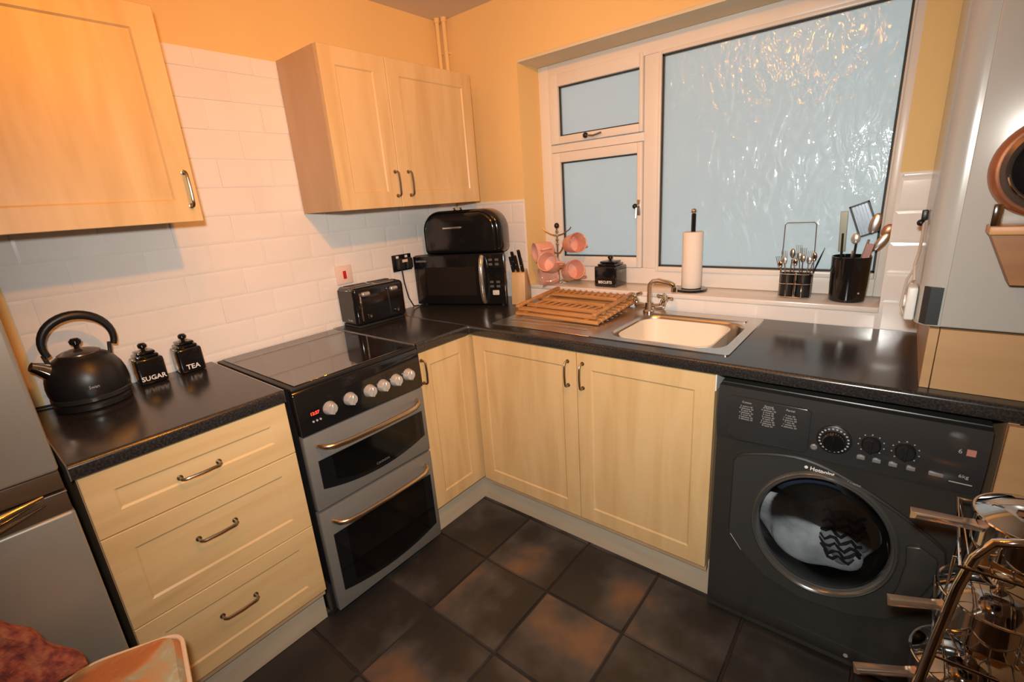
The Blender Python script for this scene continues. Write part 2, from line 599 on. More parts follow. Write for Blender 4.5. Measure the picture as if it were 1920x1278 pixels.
# window
WY = 0.17
win = bpy.data.objects.new('window_1', None)
COL.objects.link(win)
win.location = (0, 0, 0)
win['kind'] = 'structure'
f = MB()
FB = 0.985
f.box(OX0, 0.547, WY, WY + 0.06, FB, OZ1, .003)
f.box(1.945, OX1, WY, WY + 0.06, FB, OZ1, .003)
f.box(0.547, 1.945, WY, WY + 0.06, 1.97, OZ1, .003)
f.box(0.547, 1.945, WY, WY + 0.06, FB, 1.062, .003)
f.box(1.046, 1.112, WY + .001, WY + 0.06, 1.062, 1.97, .003)
f.box(0.547, 1.046, WY + .001, WY + 0.06, 1.632, 1.668, .003)
part(win, 'frame', f, PVC)


def sash(x0, x1, z0, z1, gx0, gx1, gz0, gz1, name='sash'):
    m = MB()
    y0, y1 = WY - 0.012, WY + 0.03
    m.box(x0, gx0, y0, y1, z0, z1, .004); m.box(gx1, x1, y0, y1, z0, z1, .004)
    m.box(gx0, gx1, y0, y1, z0, gz0, .004); m.box(gx0, gx1, y0, y1, gz1, z1, .004)
    o = part(win, name, m, PVC)
    return o


def glazing(par, x0, x1, z0, z1, y, gw=0.006, dx=0.0):
    m = MB()
    m.box(x0 - .001, x0 + gw, y - .006, y + .01, z0, z1)
    m.box(x1 - gw, x1 + .001, y - .006, y + .01, z0, z1)
    m.box(x0, x1, y - .006, y + .01, z0 - .001, z0 + gw)
    m.box(x0, x1, y - .006, y + .01, z1 - gw, z1 + .001)
    part(par, 'gasket', m, GASK, smooth=False)
    part(par, 'pane', MB().box(x0 + .002, x1 - .002, y, y + .006, z0 + .002, z1 - .002), OBS, smooth=False)


s1 = sash(0.552, 1.042, 1.671, 1.985, 0.603, 1.026, 1.706, 1.930)
glazing(s1, 0.603, 1.026, 1.706, 1.930, WY + .01)
s2 = sash(0.552, 1.042, 1.064, 1.629, 0.603, 1.018, 1.113, 1.583)
glazing(s2, 0.603, 1.018, 1.113, 1.583, WY + .01)
fx = sash(1.112, 1.948, 1.050, 1.972, 1.126, 1.940, 1.073, 1.957, 'fixed_light_bead')
glazing(fx, 1.126, 1.940, 1.073, 1.957, WY + .005, 0.007)
# window handles
m = MB().sphere((0.765, WY - 0.03, 1.690), 0.013).tube([(0.765, WY - .014, 1.69), (0.765, WY - .03, 1.69)], .006)
part(s1, 'handle_knob', m, BLACKM)
m = MB().tube([(0.775, WY - .032, 1.688), (0.81, WY - .036, 1.683), (0.85, WY - .03, 1.692)], .005)
part(s1, 'handle_lever', m, STEEL)
m = MB().box(1.022, 1.040, WY - .02, WY - .012, 1.31, 1.38, .002).tube([(1.031, WY - .02, 1.355), (1.031, WY - .045, 1.355), (1.031, WY - .048, 1.30)], .006)
part(s2, 'handle_lever', m, STEEL)
m = MB().sphere((1.026, WY - .045, 1.352), .012)
part(s2, 'handle_knob', m, BLACKM)
part(win, 'window_sill', MB().box(OX0, OX1, -0.012, WY + 0.02, OZ0 - 0.02, OZ0, .004), SILL)

# corner pipes
for k, (px, py, r) in enumerate(((0.030, -0.045, 0.011), (0.062, -0.030, 0.011))):
    m = MB().tube([(px, py, 1.9), (px, py, 2.27), (px, py, CEIL)], r, 10)
    m.lathe([(r + .004, 0), (r + .004, .02)], (px, py, CEIL - .02))
    m.box(px - .004, px + .004, py, 0 if k else py + .02, 2.16, 2.17)
    single('pipe', ('painted pipe rising to the ceiling close to the left wall in the corner', 'painted pipe rising to the ceiling beside the window wall in the corner')[k], 'pipe', m, PAINT)

# ------------------------------------------------------------------ fitted furniture
D, PL, OV = 0.577, 0.533, 0.584
DT = 0.018


def cab_y(name, label, y0, y1, z0, z1, depth, bottomrec=0.0):
    """carcass on the left wall, facing +x"""
    t = thing(name, label, 'cabinet', (0, (y0 + y1) / 2, z0))
    return t


# --- wall cupboard left (single tall door with a second leaf running out of view)
def wall_unit(label, y0, y1, splits, handles, endblock=None):
    t = thing('wall_cupboard', label, 'cupboard', (0.012, (y0 + y1) / 2, 1.424))
    ox, oy, oz = t.location

    def Lc(x, y, z):
        return (x - ox, y - oy, z - oz)
    XF = 0.306
    z0, z1 = 1.424, 2.0
    for ya_ in (y0, y1 - .018):
        part(t, 'side_panel', MB().box(0, XF - DT - .002 - ox, ya_ - oy, ya_ + .018 - oy, 0, z1 - z0), WOODS)
    mb = MB().box(0, XF - DT - .002 - ox, y0 + .018 - oy, y1 - .018 - oy, .016, .034)
    mb.box(0, XF - DT - .002 - ox, y0 + .018 - oy, y1 - .018 - oy, z1 - z0 - .018, z1 - z0)
    mb.box(0, .008, y0 + .018 - oy, y1 - .018 - oy, .034, z1 - z0 - .018)
    part(t, 'carcass', mb, WOODS)
    ys = [y0] + splits + [y1]
    for (a, c), hy in zip(zip(ys[:-1], ys[1:]), handles):
        dm = MB().front(Lc(XF - DT, a + .0015, z0), (0, 1, 0), (0, 0, 1), (1, 0, 0), c - a - .003, z1 - z0, DT, 0.062, .005, .005)
        d = part(t, 'door', dm, WOODZ, smooth=False)
        if hy is not None:
            bow_handle(d, Lc(XF, hy, 1.470), Lc(XF, hy, 1.566), (1, 0, 0))
    return t


wall_unit('pale maple wall cupboard over the kettle, cut off by the left edge of the view', -2.412, -1.411, [-1.912], [None, -1.437])
wu = wall_unit('pale maple two-door wall cupboard above the toaster and bread bin', -0.925, -0.136, [-0.632], [-0.652, -0.581])

# --- drawer unit
t = thing('drawer_unit', 'pale maple three-drawer base unit between fridge and cooker', 'drawers', (0.012, -1.656, 0))
ox, oy, oz = t.location
y0, y1 = -1.905, -1.407
mb = MB()
mb.box(0, D - DT - .002 - ox, y0 - oy, y0 + .018 - oy, .12, .868)
mb.box(0, D - DT - .002 - ox, y1 - .018 - oy, y1 - oy, .12, .868)
mb.box(0, D - DT - .002 - ox, y0 + .018 - oy, y1 - .018 - oy, .12, .138)
mb.box(0, D - DT - .002 - ox, y0 + .018 - oy, y1 - .018 - oy, .85, .868)
mb.box(0, .01, y0 + .018 - oy, y1 - .018 - oy, .138, .85)
part(t, 'carcass', mb, WOODS)
for (a, c) in ((.151, .416), (.419, .694), (.697, .866)):
    dm = MB().front((D - DT - ox, y0 + .001 - oy, a), (0, 1, 0), (0, 0, 1), (1, 0, 0), y1 - y0 - .002, c - a, DT, 0.055, .004, .006)
    d = part(t, 'drawer', dm, WOODH, smooth=False)
    zz = (a + c) / 2 + (.02 if c < .8 else -.01)
    bow_handle(d, (D - ox, -1.716 - oy, zz), (D - ox, -1.620 - oy, zz), (1, 0, 0))
part(t, 'plinth', MB().box(PL - .016 - ox, PL - ox, y0 - oy, y1 - oy, 0.001, .148), PLINTHM)

# --- corner base cupboard on the left run
t = thing('base_cupboard', 'narrow pale maple base cupboard between cooker and corner', 'cupboard', (0.012, -0.45, 0))
ox, oy, oz = t.location
y0, y1 = -0.880, -0.009
mb = MB()
mb.box(0, D - DT - .002 - ox, y0 - oy, y0 + .018 - oy, .12, .868)
mb.box(0, D - DT - .04 - ox, y0 + .018 - oy, y1 - oy, .12, .138)
mb.box(0, .01, y0 + .018 - oy, y1 - oy, .138, .868)
part(t, 'carcass', mb, WOODS)
dm = MB().front((D - DT - ox, y0 + .002 - oy, .151), (0, 1, 0), (0, 0, 1), (1, 0, 0), -D - .012 - y0, .715, DT, 0.06, .004, .006)
d = part(t, 'door', dm, WOODZ, smooth=False)
bow_handle(d, (D - ox, -0.862 - oy, .845 - .105), (D - ox, -0.862 - oy, .845 - .01), (1, 0, 0))
part(t, 'corner_post', MB().box(D - .03 - ox, D - .0005 - ox, -D - .011 - oy, -D + .03 - oy, .15, .868), WOODZ)
part(t, 'plinth', MB().box(PL - .016 - ox, PL - ox, y0 - oy, -PL + .016 - oy, 0.001, .148), PLINTHM)

# --- sink base
t = thing('sink_cupboard', 'pale maple double-door base cupboard below the sink', 'cupboard', (1.1, -0.012, 0))
ox, oy, oz = t.location
x0, x1 = D + .003, 1.6135
XM = 1.1185
mb = MB()
mb.box(x1 - .018 - ox, x1 - ox, -(D - DT - .002) - oy, 0, .12, .868)
mb.box(x0 + .03 - ox, x1 - .018 - ox, -(D - DT - .002) - oy, 0, .12, .138)
mb.box(x0 + .03 - ox, x1 - .018 - ox, -(D - DT - .002) - oy, -(D - DT - .02) - oy, .83, .868)
part(t, 'carcass', mb, WOODS)
for (a, c, hx) in ((x0 + .012, XM - .0015, 1.082), (XM + .0015, x1, 1.146)):
    dm = MB().front((a - ox, -(D - DT) - oy, .151), (1, 0, 0), (0, 0, 1), (0, -1, 0), c - a, .715, DT, 0.06, .004, .006)
    d = part(t, 'door', dm, WOODZ, smooth=False)
    bow_handle(d, (hx - ox, -D - oy, .730), (hx - ox, -D - oy, .826), (0, -1, 0))
part(t, 'plinth', MB().box(PL + .001 - ox, x1 + .006 - ox, -PL - oy, -PL + .016 - oy, 0.001, .148), PLINTHM)
part(t, 'edge_strip', MB().box(x1 + .0005 - ox, x1 + .004 - ox, -D - oy, -.2 - oy, .815, .868), WHITEP, label='white edging strip')

# --- end panel and last unit right of washer
t = thing('end_panel_unit', 'pale wooden panel standing right of the washing machine', 'cupboard', (2.42, -0.012, 0))
ox, oy, oz = t.location
part(t, 'side_panel', MB().box(2.240 - ox, 2.258 - ox, -.575 - oy, -.01 - oy, 0.001, .868), WOODS)
dm = MB().front((2.240 - ox, -.577 - oy, .001), (1, 0, 0), (0, 0, 1), (0, -1, 0), .37, .866, .018, 0.0)
part(t, 'door', dm, WOODW, smooth=False)


# --- worktops
def edge_prof(xa, xb, zb, zt, r=0.012):
    """profile with rounded nose at xb"""
    pts = [(xa, zb), (xb - r * .5, zb)]
    for i in range(1, 6):
        a = -PI / 2 + PI / 2 * i / 5
        pts.append((xb - r * .5 + r * .5 * math.cos(a), zb + r * .5 + r * .5 * math.sin(a)))
    for i in range(0, 7):
        a = PI / 2 * i / 6
        pts.append((xb - r + r * math.cos(a), zt - r + r * math.sin(a)))
    pts.append((xa, zt))
    return pts


wk = thing('worktop', 'black speckled worktop under the kettle and jars', 'worktop', (0.3, -1.66, .87))
mb = MB()
mb.prism([(p[0] - .3, p[1] - .87) for p in edge_prof(.0115, OV, .87, ZW)], 'y', -1.911 + 1.66, -1.4075 + 1.66)
part(wk, 'slab', mb, WTOP)
part(wk, 'end_strip', MB().box(.0115 - .3, OV - .3 - .003, -1.4073 + 1.66, -1.4045 + 1.66, 0, .0402), TRIM)
part(wk, 'end_strip', MB().box(.0115 - .3, OV - .3 - .003, -1.9140 + 1.66, -1.9112 + 1.66, 0, .0402), TRIM)

wk = thing('worktop', 'short black speckled worktop under the toaster, right of the cooker', 'worktop', (0.3, -.73, .87))
mb = MB()
mb.prism([(p[0] - .3, p[1] - .87) for p in edge_prof(.0115, OV, .87, ZW)], 'y', -.8795 + .73, -OV - .0035 + .73)
part(wk, 'slab', mb, WTOP)
part(wk, 'joint_strip', MB().box(.0115 - .3, OV - .3 + .003, -OV - .0032 + .73, -OV - .0008 + .73, .002, .0403), TRIM)

SX0, SX1, SY0, SY1 = 0.66, 1.630, -0.515, -0.028       # sink outer
BX0, BX1, BY0, BY1 = 1.185, 1.600, -0.478, -0.125       # bowl opening
wk = thing('worktop', 'long black speckled worktop under the window, holding the sink', 'worktop', (1.3, -.3, .87))
mb = MB()
pr = [(-(p[0]), p[1] - .87) for p in edge_prof(BY1 * -1, OV, .87, ZW)]


def nose(xa, xb, ya):
    m_ = MB()
    m_.prism([(-p[0] + .3, p[1] - .87) for p in edge_prof(ya, OV, .87, ZW)], 'x', xa - 1.3, xb - 1.3)
    return m_


for args in ((.0115, BX0 - .004, .0115), (BX1 + .004, XR - .002, .0115), (BX0 - .004, BX1 + .004, -BY0 + .004)):
    mm = nose(*args)
    me = mm.mesh('x')
    mb.bm.from_mesh(me)
mb.box(BX0 - .004 - 1.3, BX1 + .004 - 1.3, BY1 + .004 + .3, -.0115 + .3, 0, ZW - .87)
part(wk, 'slab', mb, WTOP)

# ------------------------------------------------------------------ sink
sk = thing('sink', 'stainless steel inset sink with drainer under the window', 'sink', (SX0 + (SX1 - SX0) / 2, (SY0 + SY1) / 2, ZW))
ox, oy, oz = sk.location


def sheet_with_hole(outer, inner, z, th):
    """outer, inner rings with the same number of points -> plate"""
    m_ = MB()
    n = len(outer)
    vs = [(p[0], p[1], z + th) for p in outer] + [(p[0], p[1], z + th) for p in inner] + [(p[0], p[1], z) for p in outer]
    fs = []
    for i in range(n):
        j = (i + 1) % n
        fs.append((i, j, n + j, n + i)); fs.append((2 * n + i, 2 * n + j, j, i))
    m_.poly(vs, fs)
    return m_


def ringpts(x0, x1, y0, y1, r, n=9):
    return rrect(x0, x1, y0, y1, r, n)


outer = ringpts(BX0 - .045 - ox, SX1 - ox, SY0 - oy, SY1 - oy, .012)
inner = ringpts(BX0 - ox, BX1 - ox, BY0 - oy, BY1 - oy, .075)
m = sheet_with_hole(outer, inner, .0003, .0035)
# bowl walls
n = len(inner)
lv = [(inner, .0038), (ringpts(BX0 + .006 - ox, BX1 - .006 - ox, BY0 + .006 - oy, BY1 - .006 - oy, .072), -.004), (ringpts(BX0 + .014 - ox, BX1 - .014 - ox, BY0 + .014 - oy, BY1 - .014 - oy, .07), -.15)]
vs, fs = [], []
for ring, z in lv:
    vs += [(p[0], p[1], z) for p in ring]
for k in range(len(lv) - 1):
    for i in range(n):
        j = (i + 1) % n
        fs.append((k * n + i, k * n + j, (k + 1) * n + j, (k + 1) * n + i))
fs.append(tuple(range((len(lv) - 1) * n, len(lv) * n)))
m.poly(vs, fs)
bmesh.ops.remove_doubles(m.bm, verts=m.bm.verts, dist=1e-5)
bmesh.ops.recalc_face_normals(m.bm, faces=m.bm.faces)
part(sk, 'bowl', m, STEEL)
m = MB().box(SX0 - ox, BX0 - .045 - ox, SY0 - oy, SY1 - oy, .0003, .0038, .001, 1)
for k in range(9):
    yy = SY0 + .07 + k * .042
    m.box(SX0 + .05 - ox, BX0 - .09 - ox, yy - .006 - oy, yy + .006 - oy, .002, .0065, .002, 2)
part(sk, 'drainer', m, STEEL)
m = MB().prism([(BX0 + .02 - ox + p[0], BY1 + .016 - oy + p[1]) for p in rrect(0, .38, 0, .035, .008)], 'z', .0036, .008, .001, 1)
part(sk, 'tap_ledge', m, STEEL)

# washing-up bowl inside
wbw = thing('washing_up_bowl', 'cream plastic washing-up bowl sitting in the sink', 'bowl', ((BX0 + BX1) / 2 - .012, (BY0 + BY1) / 2, ZW - .149))
ox, oy, oz = wbw.location
a = .168; c = .148
lv = [(rrect(-a, a, -c, c, .06, 9), .140), (rrect(-a - .006, a + .006, -c - .006, c + .006, .065, 9), .142), (rrect(-a - .006, a + .006, -c - .006, c + .006, .065, 9), .146), (rrect(-a, a, -c, c, .06, 9), .146),
      (rrect(-a + .012, a - .012, -c + .012, c - .012, .05, 9), .04), (rrect(-a + .03, a - .03, -c + .03, c - .03, .04, 9), .025)]
out = [(rrect(-a + .026, a - .026, -c + .026, c - .026, .04, 9), .0), (rrect(-a + .008, a - .008, -c + .008, c - .008, .05, 9), .02)]
m = MB()
vs, fs = [], []
seq = out + lv
for ring, z in seq:
    vs += [(p[0], p[1], z) for p in ring]
n = len(seq[0][0])
fs.append(tuple(range(n))[::-1])
for k in range(len(seq) - 1):
    for i in range(n):
        j = (i + 1) % n
        fs.append((k * n + i, k * n + j, (k + 1) * n + j, (k + 1) * n + i))
fs.append(tuple(range((len(seq) - 1) * n, len(seq) * n)))
m.poly(vs, fs)
bmesh.ops.recalc_face_normals(m.bm, faces=m.bm.faces)
part(wbw, 'bowl_body', m, CREAM)

# tap
tp = thing('mixer_tap', 'chrome mixer tap with cross handles behind the sink', 'tap', (1.192, -0.088, ZW + .004))
m = MB().lathe([(.026, 0), (.026, .008), (.018, .014), (.018, .045)], (0, 0, 0))
m.tube([(-.062, 0, .034), (-.04, 0, .03), (0, 0, .026), (.04, 0, .03), (.062, 0, .034)], .0125, 12)
part(tp, 'body', m, CHROME)
sp = [(0, 0, .04), (0, 0, .10), (.004, -.002, .122), (.018, -.006, .137), (.045, -.012, .142), (.095, -.024, .137), (.112, -.028, .130), (.116, -.029, .118)]
m = MB().tube(sp, .0105, 12)
m.lathe([(.0125, 0), (.0125, .018)], (.1165, -.029, .103))
part(tp, 'spout', m, CHROME)
for sx in (-1, 1):
    m = MB().lathe([(.013, 0), (.013, .02), (.009, .026), (.009, .034)], (sx * .056, 0, .036), (sx * .35, 0, 1), 16)
    c_ = Vector((sx * .056, 0, .036)) + Vector((sx * .35, 0, 1)).normalized() * .038
    m.sphere(c_, .011)
    for k in range(4):
        a_ = PI / 2 * k + .5
        d_ = Vector((math.cos(a_), math.sin(a_), -.33 * sx * math.cos(a_)))
        m.tube([c_, c_ + d_ * .026], .006, 8)
        m.sphere(c_ + d_ * .027, .0075, seg=10)
    part(tp, 'cross_handle', m, CHROME)

# folding wooden dish rack lying flat, back edge raised on the sink ledge
rk = thing('dish_rack', 'folded wooden dish rack lying on the sink drainer', 'dish rack', (0.885, -0.37, ZW + .0075), rot=(math.radians(4.5), 0, math.radians(-2)))
W_, H_ = .43, .325
for lay, z, ys in ((0, 0.0, (.0, .036, .072, .108, .144, .180, .216, .252, .288, .315)), (1, .019, (.008, .072, .25, .305))):
    for k, yy in enumerate(ys):
        ex = .0 if lay == 0 else .012
        m = MB().box(-W_ / 2 + ex, W_ / 2 - ex, yy, yy + (.026 if lay == 0 else .020), z, z + .014, .002, 1)
        part(rk, 'slat', m, PINE)
for sx in (-1, 1):
    part(rk, 'side_rail', MB().box(sx * .16 - .01, sx * .16 + .01, .004, H_, .0145, .0185, .001, 1), PINE)
    part(rk, 'side_rail', MB().box(sx * .2 - .009, sx * .2 + .009, .0, H_ + .005, .0335, .046, .002, 1), PINE)
for k in range(11):
    x = -.165 + .033 * k
    part(rk, 'dowel', MB().tube([(x, .25, .036), (x, .322, .036)], .0045, 8), PINE)
for k in range(9):
    x = -.15 + .0375 * k
    part(rk, 'dowel', MB().tube([(x, .078, .036), (x + .004, .150, .030)], .0045, 8), PINE)
part(rk, 'top_slat', MB().box(-.165, .165, .145, .162, .026, .04, .002, 1), PINE)
part(rk, 'top_slat', MB().box(-.175, .175, .232, .249, .028, .042, .002, 1), PINE)

# ------------------------------------------------------------------ cooker
ck = thing('cooker', 'silver and black freestanding cooker with glass hob', 'cooker', (0.3, -1.131, 0))
ox, oy, oz = ck.location
cy0, cy1 = -1.388, -0.886


def C_(x, y, z):
    return (x - ox, y - oy, z)


def cbox(mb, x0, x1, y0, y1, z0, z1, bev=0, seg=2):
    return mb.box(x0 - ox, x1 - ox, y0 - oy, y1 - oy, z0, z1, bev, seg)


part(ck, 'body', cbox(MB(), .03, .565, cy0 + .004, cy1 - .004, .035, .893, .003), BLACKM)
m = cbox(MB(), .012, .588, cy0, cy1, .893, .905, .004)
part(ck, 'hob_frame', m, BLACKM)
part(ck, 'hob_glass', cbox(MB(), .02, .575, cy0 + .018, cy1 - .006, .9052, .9085, .0012, 1), HOBM)
m = cbox(MB(), .012, .58, cy1 - .0045, cy1 - .0005, .9055, .9115)
part(ck, 'trim_strip', m, TRIM)
# control fascia
m = MB().prism([(.565 - ox, .742), (.600 - ox, .742), (.596 - ox, .880), (.588 - ox, .893), (.565 - ox, .893)], 'y', cy0 - oy, cy1 - oy, .002)
fa = part(ck, 'control_panel', m, BLACK)
for (yy, zz) in ((-1.281, .805), (-1.204, .808), (-1.124, .808), (-1.067, .8075), (-1.009, .8085), (-.950, .811)):
    m = MB().lathe([(.0235, 0), (.0235, .004), (.021, .008), (.0195, .020), (.017, .023)], C_(.5985, yy, zz), 'x', 24)
    kn = part(fa, 'knob', m.box(.612 - ox, .6270 - ox, yy - .004 - oy, yy + .004 - oy, zz - .0185, zz + .0185, .002, 1), KNOBM)
m = MB().box(.5978 - ox, .5992 - ox, -1.350 - oy, -1.316 - oy, .792, .820)
part(fa, 'clock_window', m, GLASSB)
text(fa, 'clock_digits', '12:27', .0145, C_(.5996, -1.333, .807), (0, 1, 0), (0, 0, 1), LEDR, .0004, bold=.0004)
for k in range(3):
    part(fa, 'button', MB().lathe([(.0035, 0), (.0035, .003)], C_(.599, -1.343 + k * .0125, .781), 'x', 10), GREYT)


def oven_door(z0, z1, gz0, gz1, curve):
    m = MB()
    # curved silver frame: build as slab with dark glass insert proud on it
    cbox(m, .566, .596, cy0 + .002, cy1 - .002, z0, z1, .004)
    d = part(ck, 'oven_door', m, SILVER)
    pts = [(cy0 + .035 - oy, gz1), (cy0 + .035 - oy, gz0 + curve)]
    n_ = 12
    for i in range(n_ + 1):
        u = i / n_
        yy = cy0 + .035 + u * (cy1 - .022 - cy0 - .035)
        pts.append((yy - oy, gz0 + curve * (2 * u - 1) ** 2))
    pts.append((cy1 - .022 - oy, gz1))
    gm = MB().prism(pts[::-1], 'x', .5955 - ox, .5985 - ox)
    gl = part(d, 'glass', gm, GLASSB, smooth=False)
    inn = [(cy0 + .085 - oy, gz1 - .0), (cy0 + .085 - oy, gz0 + curve + .012)]
    for i in range(n_ + 1):
        u = i / n_
        yy = cy0 + .085 + u * (cy1 - .06 - cy0 - .085)
        inn.append((yy - oy, gz0 + .012 + curve * (2 * u - 1) ** 2))
    inn.append((cy1 - .06 - oy, gz1 - .0))
    part(d, 'viewing_window', MB().prism(inn[::-1], 'x', .5984 - ox, .5990 - ox), mat('oven_window', (0.003, 0.003, 0.003), 0.08), smooth=False)
    return d


d1 = oven_door(.462, .736, .500, .640, .035)
d2 = oven_door(.045, .452, .085, .352, .03)
for d, hz in ((d1, .688), (d2, .398)):
    ya, yb = -1.345, -.925
    pts = [C_(.596, ya, hz + .006), C_(.622, ya + .012, hz + .003), C_(.634, ya + .04, hz - .001), C_(.637, ya + .09, hz - .004), C_(.638, (ya + yb) / 2, hz - .006),
           C_(.637, yb - .09, hz - .004), C_(.634, yb - .04, hz - .001), C_(.622, yb - .012, hz + .003), C_(.596, yb, hz + .006)]
    part(d, 'handle', MB().tube(pts, .0085, 10), mat('warm_steel', (0.72, 0.58, 0.44), .22, 1.0))
text(d1, 'badge', 'CANNON', .013, C_(.5993, -1.115, .523), (0, 1, 0), (0, 0, 1), mat('dim_print', (.16, .16, .15), .4), .0003)
part(ck, 'kick_strip', cbox(MB(), .545, .562, cy0 + .01, cy1 - .01, .02, .045), BLACKM)
for (fx_, fy) in ((.07, cy0 + .05), (.07, cy1 - .05), (.53, cy0 + .04), (.53, cy1 - .04)):
    part(ck, 'foot', MB().lathe([(.018, 0), (.018, .012), (.008, .014), (.008, .036)], C_(fx_, fy, .0005)), BLACKP)
part(ck, 'side_skirt', cbox(MB(), .50, .572, cy0 - .012, cy0 + .003, .03, .15, .003), BLACKM)

# ------------------------------------------------------------------ fridge freezer
fr = thing('fridge_freezer', 'silver fridge freezer at the left edge beside the drawers', 'fridge', (0.33, -2.22, 0))
ox, oy, oz = fr.location
fy0, fy1 = -2.49, -1.925


def fbox(mb, x0, x1, y0, y1, z0, z1, bev=0, seg=2):
    return mb.box(x0 - ox, x1 - ox, y0 - oy, y1 - oy, z0, z1, bev, seg)


part(fr, 'body', fbox(MB(), .03, .545, fy0 + .003, fy1 - .003, .02, 1.40, .004), BLACKM)
u = part(fr, 'fridge_door', fbox(MB(), .55, .603, fy0, fy1, .913, 1.40, .008, 3), FRIDGEM)
part(u, 'handle_band', fbox(MB(), .552, .598, fy0 + .002, fy1 - .002, .868, .912, .003), FRIDGED)
l = part(fr, 'freezer_door', fbox(MB(), .55, .603, fy0, fy1, .03, .812, .008, 3), FRIDGEM)
part(l, 'handle_band', fbox(MB(), .552, .599, fy0 + .002, fy1 - .002, .8125, .858, .003), FRIDGED)
part(l, 'door_lip', fbox(MB(), .552, .603, fy0 + .001, fy1 - .001, .8585, .864, .002), TRIM)
hp = []
for i in range(11):
    q = i / 10
    hp.append((.606 + .035 * math.sin(PI * q) - ox, -2.42 + q * .455 - oy, .868 - .016 * math.sin(PI * q)))
part(l, 'handle', MB().tube(hp, .01, 10, rs=[.004 + .014 * math.sin(PI * i / 10) for i in range(11)]), CHROME)
part(l, 'handle_wing', MB().tube([(p[0] + .002, p[1], p[2] - .03 + .012 * abs(i - 5) / 5) for i, p in enumerate(hp)], .005, 8, rs=[.002 + .005 * math.sin(PI * i / 10) for i in range(11)]), CHROME)
for (a_, b_) in ((.08, fy0 + .06), (.08, fy1 - .06), (.5, fy0 + .06), (.5, fy1 - .06)):
    part(fr, 'foot', MB().cyl((a_ - ox, b_ - oy, .0005), .02, .021), BLACKP)

# ------------------------------------------------------------------ washing machine
wm = thing('washing_machine', 'graphite front-loading washing machine under the worktop', 'washing machine', (1.925, -0.3, 0))
ox, oy, oz = wm.location
wx0, wx1, WF = 1.628, 2.222, -0.578


def Wp(x, y, z):
    return (x - ox, y - oy, z)


CXW, CZW = 1.925, .437
PR = .188
HB = .215


def face_with_hole(x0, x1, z0, z1, cx, cz, r, y, n=48):
    """flat face at y with a round hole"""
    m_ = MB()
    o_, i_ = [], []
    for k in range(n):
        a_ = 2 * PI * k / n
        dx, dz = math.cos(a_), math.sin(a_)
        ts = []
        if dx > 1e-9: ts.append((x1 - cx) / dx)
        if dx < -1e-9: ts.append((x0 - cx) / dx)
        if dz > 1e-9: ts.append((z1 - cz) / dz)
        if dz < -1e-9: ts.append((z0 - cz) / dz)
        t_ = min(ts)
        o_.append((cx + dx * t_, y, cz + dz * t_)); i_.append((cx + dx * r, y, cz + dz * r))
    m_.poly(o_ + i_, [(k, (k + 1) % n, n + (k + 1) % n, n + k) for k in range(n)])
    for (X, Z) in ((x0, z0), (x1, z0), (x1, z1), (x0, z1)):
        # corner fills
        best = sorted(range(n), key=lambda k: (o_[k][0] - X) ** 2 + (o_[k][2] - Z) ** 2)[:2]
        m_.poly([o_[best[0]], o_[best[1]], (X, y, Z)], [(0, 1, 2)])
    return m_


zt = .846
m = face_with_hole(wx0 - ox, wx1 - ox, .012, .672, CXW - ox, CZW, .179, WF - oy)
m.poly([Wp(wx0, WF, .012), Wp(wx0, WF, .672), Wp(wx0, -.02, .672), Wp(wx0, -.02, .012)], [(0, 1, 2, 3)])
m.poly([Wp(wx1, WF, .012), Wp(wx1, WF, .672), Wp(wx1, -.02, .672), Wp(wx1, -.02, .012)], [(0, 1, 2, 3)])
m.poly([Wp(wx0, WF, .012), Wp(wx1, WF, .012), Wp(wx1, -.02, .012), Wp(wx0, -.02, .012)], [(0, 1, 2, 3)])
m.poly([Wp(wx0, -.02, .012), Wp(wx1, -.02, .012), Wp(wx1, -.02, zt), Wp(wx0, -.02, zt)], [(0, 1, 2, 3)])
m.box(wx0 - ox, wx1 - ox, WF + .02 - oy, -.02 - oy, .672, zt, .002)
part(wm, 'body', m, WMM, smooth=False)
# rounded base edge
m = MB().prism([(WF - .001 - oy, .075), (WF - .001 - oy, .03), (WF + .012 - oy, .008), (WF + .05 - oy, .006), (WF + .05 - oy, .03), (WF + .003 - oy, .075)], 'x', wx0 + .003 - ox, wx1 - .003 - ox)
part(wm, 'base_skirt', m, WMM)
# fascia, bulging
pf = []
for i in range(9):
    q = i / 8
    pf.append((WF - .004 - .016 * math.sin(PI * min(1, q * .9 + .05)) - oy, .672 + (zt - .003 - .672) * q))
pts = [(WF + .02 - oy, .672)] + pf + [(WF + .02 - oy, zt - .003)]
m = MB().prism(pts, 'x', wx0 + .001 - ox, wx1 - .001 - ox)
fa = part(wm, 'control_panel', m, WMP)


def fy(z):
    q = (z - .672) / (zt - .003 - .672)
    return WF - .004 - .016 * math.sin(PI * min(1, q * .9 + .05))


part(fa, 'drawer_front', MB().prism([(p[0] - ox, p[1]) for p in [(1.668, .690), (1.70, .682), (1.86, .690), (1.872, .700), (1.872, .812), (1.862, .820), (1.668, .820), (1.660, .812), (1.660, .700)]], 'y', fy(.75) - .0045 - oy, fy(.75) + .01 - oy, .002), WMP)
part(fa, 'drawer_grip', MB().tube([Wp(1.70, fy(.71) - .004, .712), Wp(1.73, fy(.71) - .006, .700), Wp(1.80, fy(.71) - .006, .700), Wp(1.83, fy(.71) - .004, .705)], .003, 8), GREYT)
